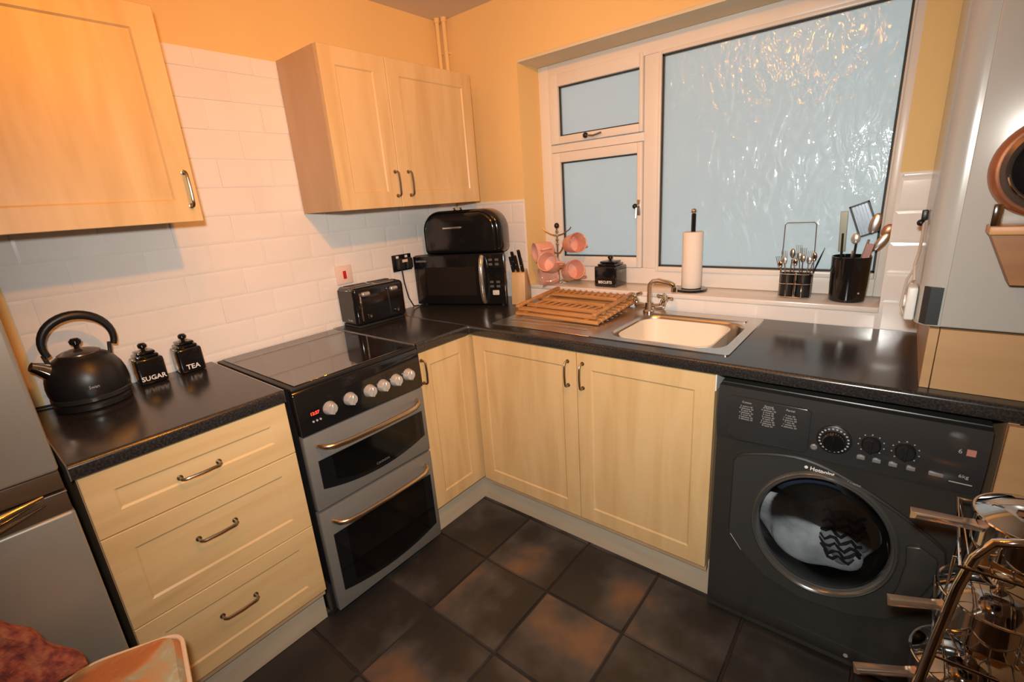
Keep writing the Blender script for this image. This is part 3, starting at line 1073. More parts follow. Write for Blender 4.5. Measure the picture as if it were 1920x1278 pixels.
# print blocks on drawer
ytx = fy(.75) - .0052
for (xa, n_l, w_) in ((1.694, 7, .034), (1.752, 9, .036), (1.806, 6, .040)):
    text(fa, 'programme_title', ('Cotton', 'Special', 'Partial')[(xa > 1.7) + (xa > 1.78)], .0085, Wp(xa + .017, ytx, .808), (1, 0, 0), (0, 0, 1), GREYT, .0002)
    body = '\n'.join(random.choice(('1 whites 90', '2 cotton 60', '3 colours 40', '4 delicates 30', '5 wool 40', '6 silk 30', '7 mix 30', '8 rapid 30')) for _ in range(n_l))
    text(fa, 'programme_list', body, .0068, Wp(xa + .017, ytx, .775), (1, 0, 0), (0, 0, 1), GREYT, .0002)
# dial
dx_, dz_ = 1.929, .748
m = MB().lathe([(.040, 0), (.040, .006), (.037, .008)], Wp(dx_, fy(dz_) + .002, dz_), 'y', 40)
dl = part(fa, 'dial_ring', m, BLACKM)
part(dl, 'dial', MB().lathe([(.026, 0), (.025, .018), (.022, .021)], Wp(dx_, fy(dz_) - .004, dz_), 'y', 32).box(dx_ - .004 - ox, dx_ + .004 - ox, fy(dz_) - .032 - oy, fy(dz_) - .02 - oy, dz_ - .022, dz_ + .022, .002), BLACK)
for k in range(22):
    a_ = 2 * PI * k / 22
    part(dl, 'dial_mark', MB().box(-.0022, .0022, -.0006, .0, -.002, .002, rot=Matrix.Translation(Wp(dx_ + .0325 * math.cos(a_), fy(dz_) - .0062, dz_ + .0325 * math.sin(a_)))), GREYT)
for (kx, kz) in ((2.008, .757), (2.076, .757)):
    m = MB().lathe([(.021, 0), (.020, .014), (.017, .018)], Wp(kx, fy(kz) + .002, kz), 'y', 28)
    m.box(kx - .0025 - ox, kx + .0025 - ox, fy(kz) - .022 - oy, fy(kz) - .012 - oy, kz - .018, kz + .018, .001, 1)
    kb = part(fa, 'knob', m, BLACKM)
    for k in range(9):
        a_ = PI * (-.25 + 1.5 * k / 8)
        part(kb, 'knob_mark', MB().box(-.0014, .0014, -.0006, 0, -.0014, .0014, rot=Matrix.Translation(Wp(kx + .027 * math.cos(a_), fy(kz) - .0012, kz + .027 * math.sin(a_)))), GREYT)
for bx_ in (1.991, 2.024, 2.057, 2.092):
    part(fa, 'button', MB().box(bx_ - .009 - ox, bx_ + .009 - ox, fy(.712) - .005 - oy, fy(.712) + .004 - oy, .707, .718, .002), mat('grey_button', (.36, .36, .36), .3, .5))
part(fa, 'button', MB().box(2.125 - ox, 2.153 - ox, fy(.712) - .004 - oy, fy(.712) + .004 - oy, .707, .717, .002), mat('grey_button', (.36, .36, .36), .3, .5))
part(fa, 'start_button', MB().lathe([(.0085, 0), (.0085, .006), (.006, .008)], Wp(1.886, fy(.712) + .002, .712), 'y', 20), mat('grey_button', (.36, .36, .36), .3, .5))
part(fa, 'energy_label', MB().box(2.183 - ox, 2.199 - ox, fy(.785) - .001 - oy, fy(.785) + .004 - oy, .778, .794), mat('label_pink', (.50, .22, .18), .5))
text(fa, 'load_mark', '6', .016, Wp(2.172, fy(.785) - .0012, .786), (1, 0, 0), (0, 0, 1), GREYT, .0003)
text(fa, 'load_mark', '6kg', .013, Wp(2.187, fy(.715) - .0012, .722), (1, 0, 0), (0, 0, 1), GREYT, .0003)
part(fa, 'display_line', MB().box(2.164 - ox, 2.205 - ox, fy(.70) - .0012 - oy, fy(.70) - oy, .7, .7025), GREYT)
# door panel outline
DP = [(1.686, .345), (1.686, .600), (1.694, .617), (1.712, .628)]
for i in range(1, 18):
    q = i / 18
    xx = 1.712 + q * (2.185 - 1.712)
    DP.append((xx, .628 + .030 * math.sin(PI * min(1, q * 1.6)) if q < .31 else .658 - .0 - .155 * ((q - .31) / .69) ** 1.55))
DP += [(2.185, .500), (2.192, .46), (2.190, .40), (2.165, .31), (2.10, .235), (2.02, .205), (1.90, .195), (1.80, .225), (1.725, .290)]


def plate_with_hole(outline, cx, cz, r, ya, yb, seg=64):
    m_ = MB()

    def ray_hit(a_):
        dx, dz = math.cos(a_), math.sin(a_)
        best = 1e9
        n_ = len(outline)
        for k in range(n_):
            (ax, az), (bx, bz) = outline[k], outline[(k + 1) % n_]
            ex, ez = bx - ax, bz - az
            den = dx * ez - dz * ex
            if abs(den) < 1e-12:
                continue
            t_ = ((ax - cx) * ez - (az - cz) * ex) / den
            s_ = ((ax - cx) * dz - (az - cz) * dx) / den
            if t_ > 0 and -1e-6 <= s_ <= 1 + 1e-6:
                best = min(best, t_)
        return best
    ang = sorted([2 * PI * k / seg for k in range(seg)] + [math.atan2(z - cz, x - cx) % (2 * PI) for x, z in outline])
    ang = [a_ for i, a_ in enumerate(ang) if i == 0 or a_ - ang[i - 1] > 1e-4]
    n_ = len(ang)
    O, I = [], []
    for a_ in ang:
        R_ = ray_hit(a_)
        O.append((cx + R_ * math.cos(a_), cz + R_ * math.sin(a_)))
        I.append((cx + r * math.cos(a_), cz + r * math.sin(a_)))
    vs_ = [(p[0], ya, p[1]) for p in O] + [(p[0], ya, p[1]) for p in I] + [(p[0], yb, p[1]) for p in O] + [(p[0], yb, p[1]) for p in I]
    fs_ = []
    for k in range(n_):
        j = (k + 1) % n_
        fs_ += [(k, j, n_ + j, n_ + k), (2 * n_ + k, k, n_ + k and j, 2 * n_ + j) if False else (2 * n_ + k, 2 * n_ + j, j, k), (n_ + k, n_ + j, 3 * n_ + j, 3 * n_ + k)]
    m_.poly(vs_, fs_)
    bmesh.ops.recalc_face_normals(m_.bm, faces=m_.bm.faces)
    return m_


m = plate_with_hole([(p[0] - ox, p[1]) for p in DP], CXW - ox, CZW, .179, WF - .012 - oy, WF - .0005 - oy)
dr = part(wm, 'door', m, WMD, smooth=False)
# seam line around door
m = MB().tube([(p[0] - ox, WF - .001 - oy, p[1]) for p in DP], .0055, 6, closed=True)
part(dr, 'door_seam', m, BLACKP)
SQ = Matrix.Translation(Wp(CXW, 0, 0)) @ Matrix.Scale(.90, 4, (1, 0, 0)) @ Matrix.Translation(-Vector(Wp(CXW, 0, 0)))
m = MB().lathe([(.2005, 0), (.199, .007), (.194, .012), (.190, .009), (.187, .014), (.182, .010), (.179, .0), (.177, -.012)], Wp(CXW, WF - .010, CZW), 'y', 64, cap=False)
bmesh.ops.transform(m.bm, matrix=SQ, verts=m.bm.verts)
part(dr, 'porthole_ring', m, mat('ring_grey', (.16, .165, .16), .18, .6))
m = MB().lathe([(.181, 0), (.172, .002), (.14, -.008), (.07, -.026), (.0001, -.034)], Wp(CXW, WF - .006, CZW), 'y', 64, cap=False)
bmesh.ops.transform(m.bm, matrix=SQ, verts=m.bm.verts)
part(dr, 'porthole_glass', m, DOORG)
text(dr, 'badge', 'Hotpoint', .0155, Wp(1.912, WF - .0125, .640), (1, 0, -.04), (0.04, 0, 1), WHITET, .0004, bold=.0004)
part(dr, 'badge_dot', MB().lathe([(.0045, 0), (.0045, .001)], Wp(1.874, WF - .0122, .642), 'y', 14), WHITET)
text(dr, 'door_note', 'Aquarius', .009, Wp(1.985, WF - .0125, .627), (1, 0, -.1), (0.1, 0, 1), GREYT, .0003)
part(dr, 'door_grip', MB().prism([(2.112 - ox, .490), (2.118 - ox, .44), (2.112 - ox, .36), (2.098 - ox, .30), (2.125 - ox, .295), (2.155 - ox, .33), (2.182 - ox, .42), (2.178 - ox, .475), (2.14 - ox, .500)], 'y', WF - .0205 - oy, WF - .0125 - oy, .006, 3), WMD)
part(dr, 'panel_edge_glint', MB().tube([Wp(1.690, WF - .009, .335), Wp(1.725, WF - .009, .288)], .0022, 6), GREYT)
# drum and laundry
part(wm, 'drum', MB().lathe([(.198, 0), (.198, .30)], Wp(CXW, WF + .01 + .31, CZW), 'y', 40, cap=False).lathe([(.198, 0), (.0001, .001)], Wp(CXW, WF + .32, CZW), 'y', 40, cap=False), mat('drum_steel', (.2, .2, .2), .3, 1.0))
for (f1, f2) in ((wx0 + .05, WF + .05), (wx1 - .05, WF + .05), (wx0 + .05, -.08), (wx1 - .05, -.08)):
    part(wm, 'foot', MB().cyl(Wp(f1, f2, .0005), .02, .013), BLACKP)
part(wm, 'pump_screw', MB().lathe([(.006, 0), (.006, .003)], Wp(2.03, WF, .045), 'y', 12), GREYT)


def lump(name, label, c, sc, m_, seed, amp=.12):
    rnd = random.Random(seed)
    t_ = bmesh.new()
    bmesh.ops.create_icosphere(t_, subdivisions=4, radius=1)
    ph = [(rnd.uniform(2, 6), rnd.uniform(2, 6), rnd.uniform(2, 6), rnd.uniform(0, 6)) for _ in range(6)]
    for v in t_.verts:
        k = 1 + amp * sum(math.sin(a * v.co.x + b_ * v.co.y + c_ * v.co.z + d_) for a, b_, c_, d_ in ph) / 2.5
        v.co = Vector((v.co.x * sc[0] * k, v.co.y * sc[1] * k, v.co.z * sc[2] * k))
    mb_ = MB()
    mb_.merge(t_)
    return single(name, label, 'laundry', mb_, m_, c)


lump('white_laundry', 'pale crumpled laundry inside the washing machine drum', (CXW - .020, WF + .090, CZW - .050), (.150, .045, .135), noise_mat('laundry_cloth', [(0.35, (.42, .44, .47)), (0.6, (.70, .72, .74))], nscale=14, detail=4, rough=.9, bump=.6, bscale=30), 3, .16)
lump('dark_laundry', 'dark folded laundry at the left inside the washing machine drum', (CXW - .065, WF + .066, CZW + .098), (.086, .026, .044), mat('laundry_navy', (.02, .035, .07), .9), 5, .15)
# patterned item : stripes modelled as raised curls on a grey lump
l2 = lump('patterned_laundry', 'black and grey patterned laundry right of centre inside the drum', (CXW + .050, WF + .068, CZW - .030), (.062, .032, .085), mat('laundry_grey', (.32, .33, .34), .9), 9, .14)
for k in range(7):
    zc = -.07 + k * .023
    pts = []
    for i in range(9):
        xx = -.05 + .0125 * i
        e = max(0.0, 1 - (xx / .062) ** 2 - (zc / .09) ** 2)
        pts.append((xx, -.003 - .034 * math.sqrt(e), zc + .011 * math.sin(i * 1.9 + k)))
    part(l2, 'dark_stripe', MB().tube(pts, .0048, 6), STRIPE)

# ------------------------------------------------------------------ boiler casing & panel on the worktop
bl = thing('boiler', 'white boiler casing above the right end of the worktop', 'boiler', (2.3, -.012, 1.065))
ox, oy, oz = bl.location
pts = [(2.050 - ox, 0), (2.050 - ox, -.478 - oy)]
for i in range(1, 9):
    a_ = PI + PI / 2 * i / 8
    pts.append((2.092 + .042 * math.cos(a_) - ox, -.496 + .042 * math.sin(a_) - oy))
pts += [(2.56 - ox, -.538 - oy), (2.56 - ox, 0)]
part(bl, 'casing', MB().prism(pts, 'z', .0, .86, 0), BOILM)
part(bl, 'front_cover', MB().box(2.097 - ox, 2.56 - ox, -.5445 - oy, -.5385 - oy, .002, .858, .002), BOILM)
part(bl, 'control_cover', MB().prism([(p[0] * 1.0, p[1]) for p in [(2.0585 - ox, -.5275 - oy), (2.070 - ox, -.5425 - oy), (2.093 - ox, -.5425 - oy), (2.093 - ox, -.538 - oy), (2.075 - ox, -.52 - oy)]], 'z', .004, .093), mat('dark_grey_plastic', (.028, .032, .034), .4), label='dark grey square cover at lower left corner')
bp_ = thing('boxed_panel', 'pale wooden box panel on the worktop under the boiler', 'panel', (2.33, -.012, ZW))
ox, oy, oz = bp_.location
part(bp_, 'front_panel', MB().box(2.100 - ox, 2.56 - ox, -.542 - oy, -.524 - oy, .0005, .150, .001, 1), WOODW)
part(bp_, 'side_panel', MB().box(2.080 - ox, 2.0985 - ox, -.542 - oy, -.02 - oy, .0005, .150, .001, 1), WOODW)

# timer box, cable and clip left of boiler
tb = thing('timer_socket', 'white plug-in timer box left of the boiler corner', 'socket', (2.040, -.47, 1.108))
part(tb, 'box', MB().box(-.011, .009, -.042, .03, -.040, .042, .005, 3), WHITEP)
part(tb, 'dial', MB().lathe([(.016, 0), (.016, .004)], (-.0112, 0, .0), (-1, 0, 0), 18), WHITEP)
single('cable', 'pale looped cable hanging beside the boiler above the timer box', 'cable',
       MB().tube([(2.040, -.44, 1.155), (2.036, -.42, 1.19), (2.042, -.36, 1.22), (2.044, -.30, 1.25), (2.044, -.27, 1.285)], .0035, 8).tube([(2.040, -.425, 1.19), (2.026, -.40, 1.15), (2.022, -.40, 1.08), (2.036, -.40, 1.045)], .003, 8), mat('cable_beige', (.60, .50, .42), .5))
single('cable_clip', 'small black clip on the boiler side above the cable loop', 'clip', MB().box(2.036, 2.0495, -.278, -.258, 1.290, 1.318, .003).sphere((2.037, -.268, 1.284), .009), BLACKM)

# round black-faced clock; its cast shadow is shaped as a brown wedge below
kc = thing('wall_clock', 'round black-faced clock in a coppery rim on the white boiler casing', 'clock', (2.222, -.5455, 1.412))
part(kc, 'case', MB().lathe([(.098, 0), (.100, .02), (.098, .045), (.092, .052), (.086, .050)], (0, 0, 0), 'y', 48, cap=True), COPPER)
part(kc, 'bezel', MB().lathe([(.088, .050), (.086, .060), (.078, .064), (.070, .058), (.066, .052)], (0, 0, 0), 'y', 48, cap=False), BROWNM)
part(kc, 'face', MB().lathe([(.069, .0505), (.069, .055), (.05, .060), (.0001, .063)], (0, 0, 0), 'y', 48, cap=False), GLASSB)
part(kc, 'rim_glint', MB().tube(arc((0, -.0635, 0), .073, PI * 1.05, PI * 1.6, 12, 'xz'), .0022, 6), CHROME)
bk_ = thing('clock_shadow_wedge', 'tapered brown wedge shaped as the cast shadow below the round clock', 'painted shadow', (2.215, -.5455, 1.18))
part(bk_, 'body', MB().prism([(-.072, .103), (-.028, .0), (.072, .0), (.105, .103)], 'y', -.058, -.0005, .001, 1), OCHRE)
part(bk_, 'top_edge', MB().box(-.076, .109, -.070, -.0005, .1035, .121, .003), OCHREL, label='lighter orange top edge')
part(bk_, 'wedge_chrome_clip', MB().box(-.078, -.062, -.074, -.058, .1215, .165, .003), CHROME, label='small chrome clip on the shadow wedge')

# ------------------------------------------------------------------ kettle
kt = thing('kettle', 'black dome kettle with a hoop handle on the left worktop', 'kettle', (0.122, -1.772, ZW + .0008))
kt.scale = (.93, .93, 1.03)
part(kt, 'power_base', MB().lathe([(.088, 0), (.100, .004), (.100, .016), (.094, .022), (.05, .024)], seg=48), BLACKM)
part(kt, 'base_ring', MB().lathe([(.096, .0245), (.1035, .027), (.1035, .038), (.101, .040)], seg=48), mat('dark_ring', (.05, .05, .05), .25, .5))
prof = [(.101, .0402), (.1045, .052), (.1055, .07), (.103, .09), (.096, .112), (.085, .130), (.070, .1455), (.0555, .154), (.0553, .1545)]
part(kt, 'body', MB().lathe(prof, seg=56), BLACKM)
part(kt, 'lid', MB().lathe([(.056, .1548), (.055, .158), (.042, .164), (.02, .169), (.0085, .171)], seg=40), mat('lid_steel', (.16, .13, .11), .25, .8))
part(kt, 'lid_knob', MB().lathe([(.0075, .171), (.0075, .178), (.015, .184), (.0165, .193), (.010, .200), (.0001, .201)], seg=24), BLACK)
hp = arc((0, 0, .200), .088, -PI * .12, PI * 1.12, 22, 'yz')
hp = [(0, p[1] + .010, .190 + (p[2] - .200) * .86) for p in hp]
part(kt, 'handle', MB().tube(hp, .0115, 12, rs=[.009 + .004 * math.sin(PI * i / 22) for i in range(23)], flat=1.15), BLACKM)
part(kt, 'handle_mount', MB().tube([(0, -.076, .135), (0, -.082, .170)], .006, 8), mat('dark_ring', (.05, .05, .05), .25, .5))
part(kt, 'handle_mount', MB().tube([(0, .076, .135), (0, .082, .170)], .006, 8), mat('dark_ring', (.05, .05, .05), .25, .5))
part(kt, 'spout', MB().tube([(.012, -.078, .118), (.018, -.100, .138), (.022, -.118, .150)], .02, 14, rs=[.024, .018, .013]), CHROME)
text(kt, 'badge', 'Swan', .013, (.1062, -.004, .070), (0, 1, 0), (0, 0, 1), GREYT, .0008)
single('cable', 'black kettle cable lying at the back of the left worktop', 'cable', MB().tube([(.06, -1.80, .9155), (.035, -1.86, .9155), (.022, -1.905, .9155), (.02, -1.918, .905)], .0038, 8), BLACKP)


# ------------------------------------------------------------------ square jars
def jar(name, label, loc, w, h, word, face, rotz=0, tsize=.02):
    t_ = thing(name, label, 'jar', loc, rotz, group='black square storage jars')
    b_ = part(t_, 'body', MB().box(-w / 2, w / 2, -w / 2, w / 2, 0, h, .007, 3), BLACK)
    k = w / 2 * .80
    part(t_, 'lid', MB().box(-k, k, -k, k, h + .0002, h + .011, .004, 2).box(-k * .82, k * .82, -k * .82, k * .82, h + .0125, h + .022, .004, 2), BLACK)
    part(t_, 'lid_knob', MB().lathe([(.006, h + .0225), (.006, h + .028), (.0125, h + .034), (.0135, h + .042), (.008, h + .048), (.0001, h + .049)], seg=20), BLACK)
    if face == 'x':
        text(t_, 'lettering', word, tsize, (w / 2 + .0004, 0, h * .24), (0, 1, 0), (0, 0, 1), WHITET, .0005, bold=.0004)
    else:
        text(t_, 'lettering', word, tsize, (0, -w / 2 - .0004, h * .24), (1, 0, 0), (0, 0, 1), WHITET, .0005, bold=.0004)
    return t_


jar('storage_jar', 'black square jar lettered SUGAR beside the kettle', (.058, -1.607, ZW + .0008), .080, .088, 'SUGAR', 'x', 0, .022)
jar('storage_jar', 'black square jar lettered TEA right of the sugar jar', (.052, -1.487, ZW + .0008), .078, .088, 'TEA', 'x', 0, .024)
jar('storage_jar', 'black square jar lettered BISCUITS on the window sill', (.918, .088, OZ0 + .0008), .116, .098, 'BISCUITS', 'y', 0, .018)

# ------------------------------------------------------------------ toaster
ts = thing('toaster', 'black four-slice toaster on the worktop right of the cooker', 'toaster', (.088, -.705, ZW + .0008), math.radians(-2))
part(ts, 'body', MB().box(-.072, .072, -.140, .130, .010, .182, .018, 4), BLACK)
part(ts, 'side_panel', MB().box(-.060, .060, -.1425, -.1395, .022, .168, .0012, 1), mat('side_black', (.02, .018, .017), .3))
part(ts, 'base', MB().box(-.066, .066, -.132, .122, .0, .0102, .002), BLACKP)
for k in range(2):
    for j in range(2):
        part(ts, 'slot', MB().box(-.05 + j * .055, -.05 + j * .055 + .03, -.115 + k * .125, -.01 + k * .125, .1815, .1835, .0005, 1), mat('slot_dark', (.05, .035, .03), .4, .7))
for yc in (-.088, .062):
    part(ts, 'lever_track', MB().box(.0715, .0735, yc - .004 - .022, yc + .004 - .022, .03, .155, .001, 1), CHROME if yc < 0 else BLACKP)
    part(ts, 'lever', MB().box(.072, .096, yc - .021, yc + .021, .142, .162, .008, 4), mat('lever_silver', (.72, .70, .68), .25, .8))
    part(ts, 'dial', MB().lathe([(.014, 0), (.013, .010), (.010, .012)], (.072, yc + .012, .045), 'x', 20), BLACK)
    part(ts, 'dial_cap', MB().lathe([(.006, 0), (.005, .002)], (.084, yc + .012, .047), 'x', 14), CHROME)
text(ts, 'badge', 'Breville', .013, (.018, -.1429, .035), (1, 0, 0), (0, 0, 1), GREYT, .0003)

# ------------------------------------------------------------------ sockets on left wall
sw = thing('double_socket', 'black double socket on the tiles left of the microwave', 'socket', (.0105, -.452, 1.150))
part(sw, 'plate', MB().box(0, .008, -.06, .06, -.042, .042, .003), BLACK)
part(sw, 'plug', MB().box(.0085, .036, -.046, -.004, -.030, .022, .006, 3), BLACKP)
part(sw, 'plug', MB().box(.0085, .036, .008, .048, -.030, .022, .006, 3), BLACKP)
for yy in (-.030, .026):
    part(sw, 'rocker', MB().box(.0085, .012, yy - .008, yy + .008, .024, .036, .001, 1), WHITEP)
part(sw, 'plug_print', MB().box(.0365, .0372, -.022, .012, .004, .018), mat('pale_sticker', (.75, .60, .52), .5))
single('cable', 'black cable hanging from the double socket beside the microwave', 'cable', MB().tube([(.040, -.478, 1.118), (.042, -.475, 1.05), (.046, -.463, .97), (.05, -.44, .922), (.04, -.40, .9155)], .0035, 8), BLACKP)
sw = thing('cooker_switch', 'cream switch plate with red rocker above the toaster', 'switch', (.0105, -.790, 1.142))
part(sw, 'plate', MB().box(0, .007, -.042, .042, -.042, .042, .003), mat('pinkish_plate', (.84, .66, .58), .3))
part(sw, 'rocker', MB().box(.0072, .012, -.008, .008, -.018, .018, .002), RED)

# ------------------------------------------------------------------ microwave + bread bin
MRZ = math.radians(20)
mw = thing('microwave', 'black microwave oven in the corner under the bread bin', 'microwave', (.024, -.387, ZW + .0008), MRZ)
MWW, MWD, MWH = .505, .19, .262
part(mw, 'body', MB().prism([(0, .018), (MWW, .018), (MWW - .065, MWD), (.15, MWD), (.0, .042)], 'z', .010, MWH, .003), BLACKM)
d = part(mw, 'door', MB().box(.002, MWW * .755, -.002, .0175, .010, MWH - .002, .003), BLACK)
part(d, 'door_window', MB().box(.07, MWW * .69, -.0032, -.0018, .055, MWH - .06, .0005, 1), mat('mesh_window', (.02, .016, .013), .15))
part(d, 'handle', MB().tube([(MWW * .775, -.004, .022), (MWW * .775, -.018, .035), (MWW * .775, -.028, .08), (MWW * .775, -.032, .135), (MWW * .775, -.028, .19), (MWW * .775, -.018, .235), (MWW * .775, -.004, .252)], .0115, 12), mat('handle_bright', (.86, .83, .80), .18, .9))
c_ = part(mw, 'control_panel', MB().box(MWW * .76, MWW, -.002, .0175, .010, MWH - .002, .003), BLACK)
for r_ in range(2):
    for q_ in range(2):
        for zb_ in (.205, .095):
            part(c_, 'button', MB().box(MWW * .84 + q_ * .034, MWW * .84 + q_ * .034 + .02, -.0035, -.0018, zb_ + r_ * .022, zb_ + r_ * .022 + .012, .0008, 1), mat('button_outline', (.10, .10, .10), .3))
part(c_, 'start_button', MB().box(MWW * .865, MWW * .865 + .034, -.0045, -.0018, .058, .082, .004, 2), mat('start_pale', (.62, .60, .58), .3))
part(c_, 'display', MB().box(MWW * .82, MWW * .97, -.0032, -.0018, .165, .195), GLASSB)
text(d, 'badge', 'DAEWOO', .0135, (.048, -.0032, MWH - .028), (1, 0, 0), (0, 0, 1), GREYT, .0003)
for (a_, b_) in ((.03, .04), (MWW - .03, .03), (.18, MWD - .03), (MWW - .10, MWD - .03)):
    part(mw, 'foot', MB().cyl((a_, b_, 0), .012, .0101), BLACKP)

bb = thing('bread_bin', 'glossy black rounded bread bin on top of the microwave', 'bread bin', (.024 + .058 * math.cos(MRZ), -.387 + .058 * math.sin(MRZ) + .004, ZW + MWH + .0016), MRZ)
BW, BH, BD = .435, .215, .150
m = MB()
pts = [(0, 0), (BW, 0)]
R1 = .098
for i in range(9):
    a_ = PI / 2 * i / 8
    pts.append((BW - R1 + R1 * math.cos(a_), BH - R1 + R1 * math.sin(a_)))
for i in range(9):
    a_ = PI / 2 + PI / 2 * i / 8
    pts.append((R1 + R1 * math.cos(a_), BH - R1 + R1 * math.sin(a_)))
part(bb, 'body', m.prism(pts, 'y', .018, BD, .03, 5), BLACK)
m = MB()
pin = [(max(.02, min(BW - .02, p[0])), p[1] * .93 + .006) for p in pts]
part(bb, 'roll_lid', MB().prism([(.022 + p[0] * (BW - .044) / BW, .008 + p[1] * .92) for p in pts], 'y', -.002, .022, .018, 5), BLACK)
part(bb, 'handle', MB().box(.135, .235, -.012, -.002, .128, .138, .003, 2), mat('handle_bright', (.86, .83, .80), .18, .9))
part(bb, 'lid_catch', MB().box(BW * .42, BW * .42 + .014, .03, .04, BH, BH + .012, .002), CHROME)
part(bb, 'lid_catch', MB().box(BW * .50, BW * .50 + .014, .03, .04, BH, BH + .012, .002), CHROME)

# ------------------------------------------------------------------ knife block
kb = thing('knife_block', 'pale beech knife block right of the microwave', 'knife block', (.520, -.118, ZW + .0008), math.radians(20))
m = MB().prism([(-.055, 0), (.055, 0), (.055, .075), (.005, .175), (-.040, .158)], 'x', -.036, .036, .003)
part(kb, 'block', m, BEECH)
k3 = 0
KN = ('rear left', 'rear right', 'front left', 'middle', 'front right')
for (kx, u_, h2) in ((-.022, .20, .100), (.014, .25, .110), (-.026, .72, .085), (-.001, .72, .092), (.024, .72, .080)):
    # on the sloping top between (.005,.175) and (-.040,.158)
    yy, zz = .005 + (-.045) * u_, .175 - .017 * u_
    dirv = Vector((0, -.42, .90)).normalized()
    p0 = Vector((kx, yy, zz + .001))
    mb = MB().tube([p0, p0 + dirv * h2], .0058, 8, flat=1.5)
    o = link('kitchen_knife', mb.mesh('knife', True), BLACKM)
    lab = 'black-handled kitchen knife, %s in the knife block' % KN[k3]
    k3 += 1
    o.location = kb.location; o.rotation_euler = kb.rotation_euler
    o['label'] = lab; o['category'] = 'knife'; o['group'] = 'knives in the block'
    part(o, 'blade', MB().tube([p0 - dirv * .003, p0 + dirv * .004], .004, 6), STEEL)
    part(o, 'rivet', MB().sphere(p0 + dirv * h2 * .5 + Vector((0, -.0095, -.004)), .0022, seg=8), STEEL)

# ------------------------------------------------------------------ sill items
# mug tree
mt = thing('mug_tree', 'chrome mug tree with pink mugs at the left of the sill', 'mug stand', (.622, .078, OZ0 + .0008))
part(mt, 'base', MB().lathe([(.06, 0), (.062, .004), (.05, .010), (.012, .014)], seg=36), CHROME)
part(mt, 'stem', MB().tube([(0, 0, .012), (0, 0, .285)], .005, 10), CHROME)
for z_ in (.20, .222, .244, .264):
    part(mt, 'bead', MB().sphere((0, 0, z_), .009, seg=12), CHROME)
part(mt, 'top_knob', MB().sphere((0, 0, .292), .013, (1, 1, 1.1), 14), BLACKM)
hooks = [(-1, -.35, .262), (1, .35, .262), (.8, -.55, .17), (-.9, .2, .17), (1, -.1, .09), (-1, -.3, .09)]
for (hx, hy, hz) in hooks:
    L_ = .062
    part(mt, 'hook', MB().tube([(0, 0, hz - .02), (hx * .03, hy * .03, hz - .012), (hx * L_, hy * L_, hz + .008), (hx * (L_ + .008), hy * (L_ + .008), hz + .02)], .003, 8), HANDM)


def mug(label, loc, rot):
    t_ = thing('mug', label, 'mug', loc, rot=rot, group='pink mugs on the mug tree')
    part(t_, 'cup', MB().lathe([(.0001, 0), (.026, 0), (.032, .004), (.036, .02), (.040, .075), (.0395, .077), (.037, .075), (.033, .02), (.0001, .008)], seg=28, cap=False), PINK)
    part(t_, 'handle', MB().tube([(.035, 0, .018), (.052, 0, .020), (.060, 0, .035), (.060, 0, .05), (.052, 0, .062), (.037, 0, .062)], .0045, 8), PINK)
    t_.scale = (1.22, 1.22, 1.22)
    return t_


MZ = OZ0
mug('pink mug hanging upper left on the mug tree', (.628, .018, MZ + .180), (math.radians(95), math.radians(-15), math.radians(-35)))
mug('pink mug hanging upper right on the mug tree', (.700, .060, MZ + .200), (math.radians(80), math.radians(20), math.radians(60)))
mug('darker pink mug hanging in the middle of the mug tree', (.656, -.012, MZ + .105), (math.radians(70), math.radians(0), math.radians(10)))
mug('pink mug hanging lower left on the mug tree', (.634, .050, MZ + .052), (math.radians(100), math.radians(10), math.radians(-40)))
mug('pink mug hanging lower right on the mug tree', (.706, .035, MZ + .062), (math.radians(70), math.radians(30), math.radians(50)))

# kitchen roll
kr = thing('kitchen_roll_holder', 'black kitchen roll stand on the sill behind the tap', 'roll holder', (1.310, .082, OZ0 + .0008))
part(kr, 'base', MB().lathe([(.066, 0), (.068, .004), (.066, .010), (.02, .013)], seg=40), BLACK)
part(kr, 'pole', MB().tube([(0, 0, .012), (0, 0, .325)], .0095, 14), BLACK)
part(kr, 'finial', MB().sphere((0, 0, .336), .0125, seg=16), CHROME)
single('kitchen_roll', 'cream paper kitchen roll on the black stand', 'kitchen roll', MB().lathe([(.011, 0), (.040, 0), (.0415, .002), (.0415, .236), (.040, .238), (.011, .238), (.011, 0)], seg=40, cap=False), PAPER, (1.310, .082, OZ0 + .0145))

# cutlery caddy
cd = thing('cutlery_caddy', 'wire cutlery caddy with black pots on the window sill', 'caddy', (1.706, .075, OZ0 + .0008))
for sx in (-1, 1):
    part(cd, 'pot', MB().lathe([(.0001, .004), (.024, .004), (.025, .006), (.025, .092), (.023, .092), (.023, .008), (.0001, .007)], (sx * .0262, 0, 0), seg=24, cap=False), BLACKM)
wire = MB()
for z_ in (.004, .055, .092):
    wire.tube([(p[0], p[1], z_) for p in rrect(-.054, .054, -.028, .028, .024)], .0016, 6, closed=True)
for (a_, b_) in ((-.026, -.0285), (.026, -.0285), (0, -.0285), (-.054, 0), (.054, 0), (0, .0285), (-.026, .0285), (.026, .0285)):
    wire.tube([(a_, b_, .004), (a_, b_, .092)], .0014, 6)
part(cd, 'wire_frame', wire, CHROME)
part(cd, 'carry_handle', MB().tube([(-.054, 0, .09), (-.052, 0, .20), (-.052, 0, .272), (-.045, 0, .28), (.042, 0, .28), (.049, 0, .272), (.051, 0, .20), (.054, 0, .09)], .0017, 6), HANDM)
